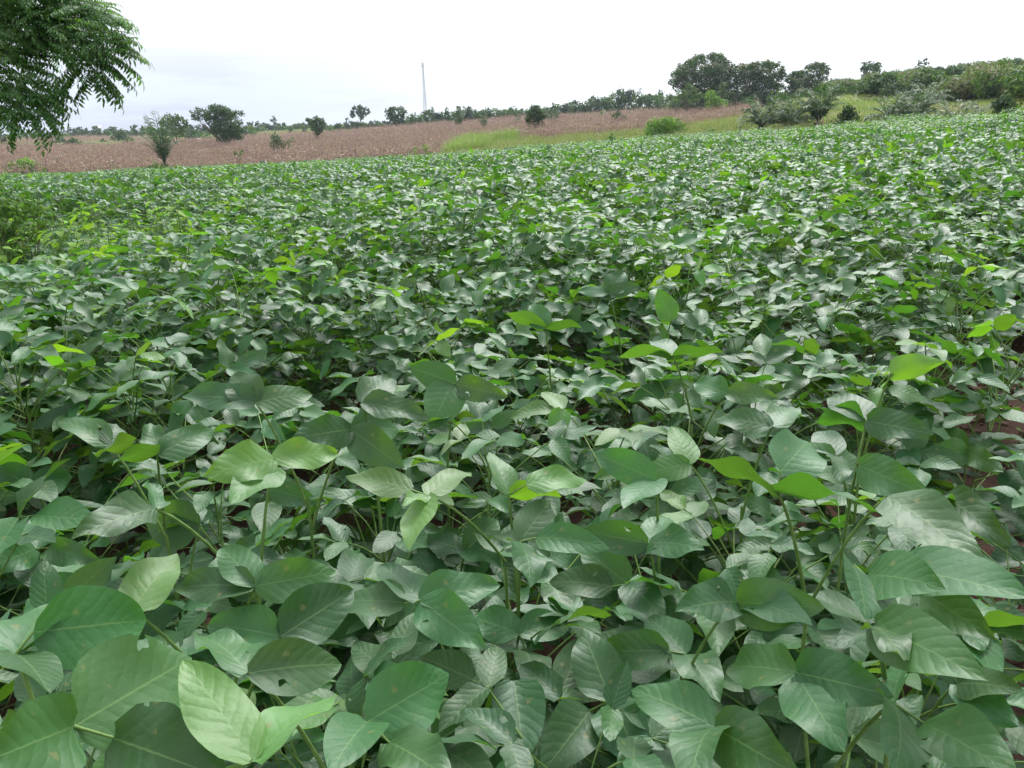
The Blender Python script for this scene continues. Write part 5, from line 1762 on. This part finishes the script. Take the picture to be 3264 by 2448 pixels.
# ------------------------------------------------------------------ weeds
# feathery weed bush in the beans at the left edge
wp = at_dist(62, 700, 8.2); wz = float(ground_z(wp[0], wp[1]))
weed = thing('weed_bush', (wp[0], wp[1], wz), 'dark feathery weed bush with many thin stems in the beans at the left edge', 'bush')
r = np.random.RandomState(4)
wtop = EYE[2] + 8.2 * elev_tan(62, 615) - wz
for k in range(16):
    a = r.uniform(0, 6.28); rad = .30 * r.rand() ** .5
    tip = np.array([math.cos(a) * rad, math.sin(a) * rad, wtop * r.uniform(.7, 1.0)])
    b = MB(); b.add(*tube([(tip[0] * .1, tip[1] * .1, 0), tip * np.array([.5, .5, .5]), tip], [.007, .005, .002], 4), rnd=.3)
    sm = link('stem', b.mesh('stem', [M['bark']]), weed)
lb = MB()
blobs = []
for k in range(44):
    a = r.uniform(0, 6.28); rad = .33 * r.rand() ** .5; z = wtop * (.22 + .72 * r.rand())
    blobs.append(((math.cos(a) * rad, math.sin(a) * rad, z), (.07, .07, .08)))
foliage(lb, blobs, r, .034, .85, (0, 1, 1), None, 2.0)
lo = link('leaves', lb.mesh('leaves', [M['tree_mid'], M['tree_light']]), weed); lo['kind'] = 'stuff'

# yellow-green low weeds around it
wm = []
for s in range(5):
    b = MB(); r = np.random.RandomState(70 + s)
    for k in range(16):
        bl = leaflet(r.uniform(.05, .085), r.uniform(.025, .045), 2, 4, r.uniform(.3, 1), .2, .003, 400 + s * 20 + k)
        a = r.uniform(0, 6.28); h = r.uniform(.08, .42)
        Rm = rot_z(a) @ rot_x(r.normal(-.1, .4))
        q = np.array([-math.sin(a), math.cos(a), 0]) * r.uniform(.01, .07)
        b.add_mb(bl, Rm, q + np.array([0, 0, h]), mi=0, rnd=r.rand())
        b.add(*tube([(0, 0, h * .6), q + np.array([0, 0, h])], [.0015, .001], 3), mi=1)
    b.add(*tube([(0, 0, -.01), (.01, 0, .25), (0, .01, .44)], [.004, .003, .002], 4), mi=1)
    wm.append(b.mesh('weed', [M['tree_lime'], M['stem']]))
c = at_dist(150, 700, 9.4)
wr = np.random.RandomState(9)
for k in range(130):
    x = c[0] + wr.normal(0, 1.1); y = c[1] + wr.normal(0, 1.9)
    o = link('leafy_weed', wm[k % 5], loc=(x, y, float(ground_z(x, y))))
    s = wr.uniform(1.2, 1.9)
    o.scale = (s,) * 3; o.rotation_euler = (wr.normal(0, .1), wr.normal(0, .1), wr.uniform(0, 6.28))
    tag(o, 'yellow-green leafy weed in the thin patch of beans beside the dark feathery bush', 'weed', 'yellow-green weeds in the thin patch at the left')
# seedlings on the bare furrow
for k in range(16):
    t = wr.uniform(-.3, 3.4); w = wr.uniform(.1, .55)
    x = gp2[0] + gdir[0] * t + gnor[0] * w; y = gp2[1] + gdir[1] * t + gnor[1] * w
    o = link('weed_seedling', wm[k % 5], loc=(x, y, float(ground_z(x, y))))
    s = wr.uniform(.25, .5)
    o.scale = (s,) * 3; o.rotation_euler = (0, 0, wr.uniform(0, 6.28))
    tag(o, 'tiny green weed seedling on the bare red soil of the furrow at the right edge', 'weed', 'seedlings on the bare furrow')

# clods of soil on the bare furrow
cb_ = MB(); cr_ = np.random.RandomState(21)
for k in range(900):
    t = cr_.uniform(-.6, 4.2); w = cr_.uniform(-.25, .8)
    x = gp2[0] + gdir[0] * t + gnor[0] * w; y = gp2[1] + gdir[1] * t + gnor[1] * w
    q = cr_.uniform(.004, .022) * (1 if cr_.rand() < .9 else 1.6)
    v_, f_ = box((-1, -1, -.6), (1, 1, .8))
    v_ = (v_ * cr_.uniform(.6, 1.1, v_.shape)) @ rot_z(cr_.uniform(0, 6.28)).T * q
    cb_.add(v_ + [x, y, float(ground_z(x, y)) + q * .3], f_, rnd=cr_.rand())
M['clod'] = simple_material('soil_clod', (0.07, 0.037, 0.027), (0.20, 0.115, 0.085), 20, .95, .5, .01)
co_ = link('soil_clods', cb_.mesh('soil_clods', [M['clod']], False))
tag(co_, 'small crumbs and clods of red brown soil on the furrow', None, kind='stuff')

print('INFO plants', used + len(clusters), 'clusters', len(clusters), 'stuff', len(stuff_pts), 'maize', len(ax_), 'grass', ng_, 'hill', len(fxs), 'neem', len(items), 'objs', len(bpy.data.objects))

# ------------------------------------------------------------------ thin haze over the whole place
hb = MB()
hb.add(*box((-1260, -1260, -40), (1260, 1260, 60)), rnd=.5)
hm_, hn, hl = mat_new('haze')
ho = N(hn, 'ShaderNodeOutputMaterial')
hv = N(hn, 'ShaderNodeVolumePrincipled')
hv.inputs['Color'].default_value = (0.80, 0.88, 1.0, 1)
hv.inputs['Density'].default_value = 0.00028
hv.inputs['Anisotropy'].default_value = 0.0
hl.new(hv.outputs[0], ho.inputs['Volume'])
hz = link('haze', hb.mesh('haze', [hm_], False))
tag(hz, 'thin pale haze over the fields', None, kind='stuff')
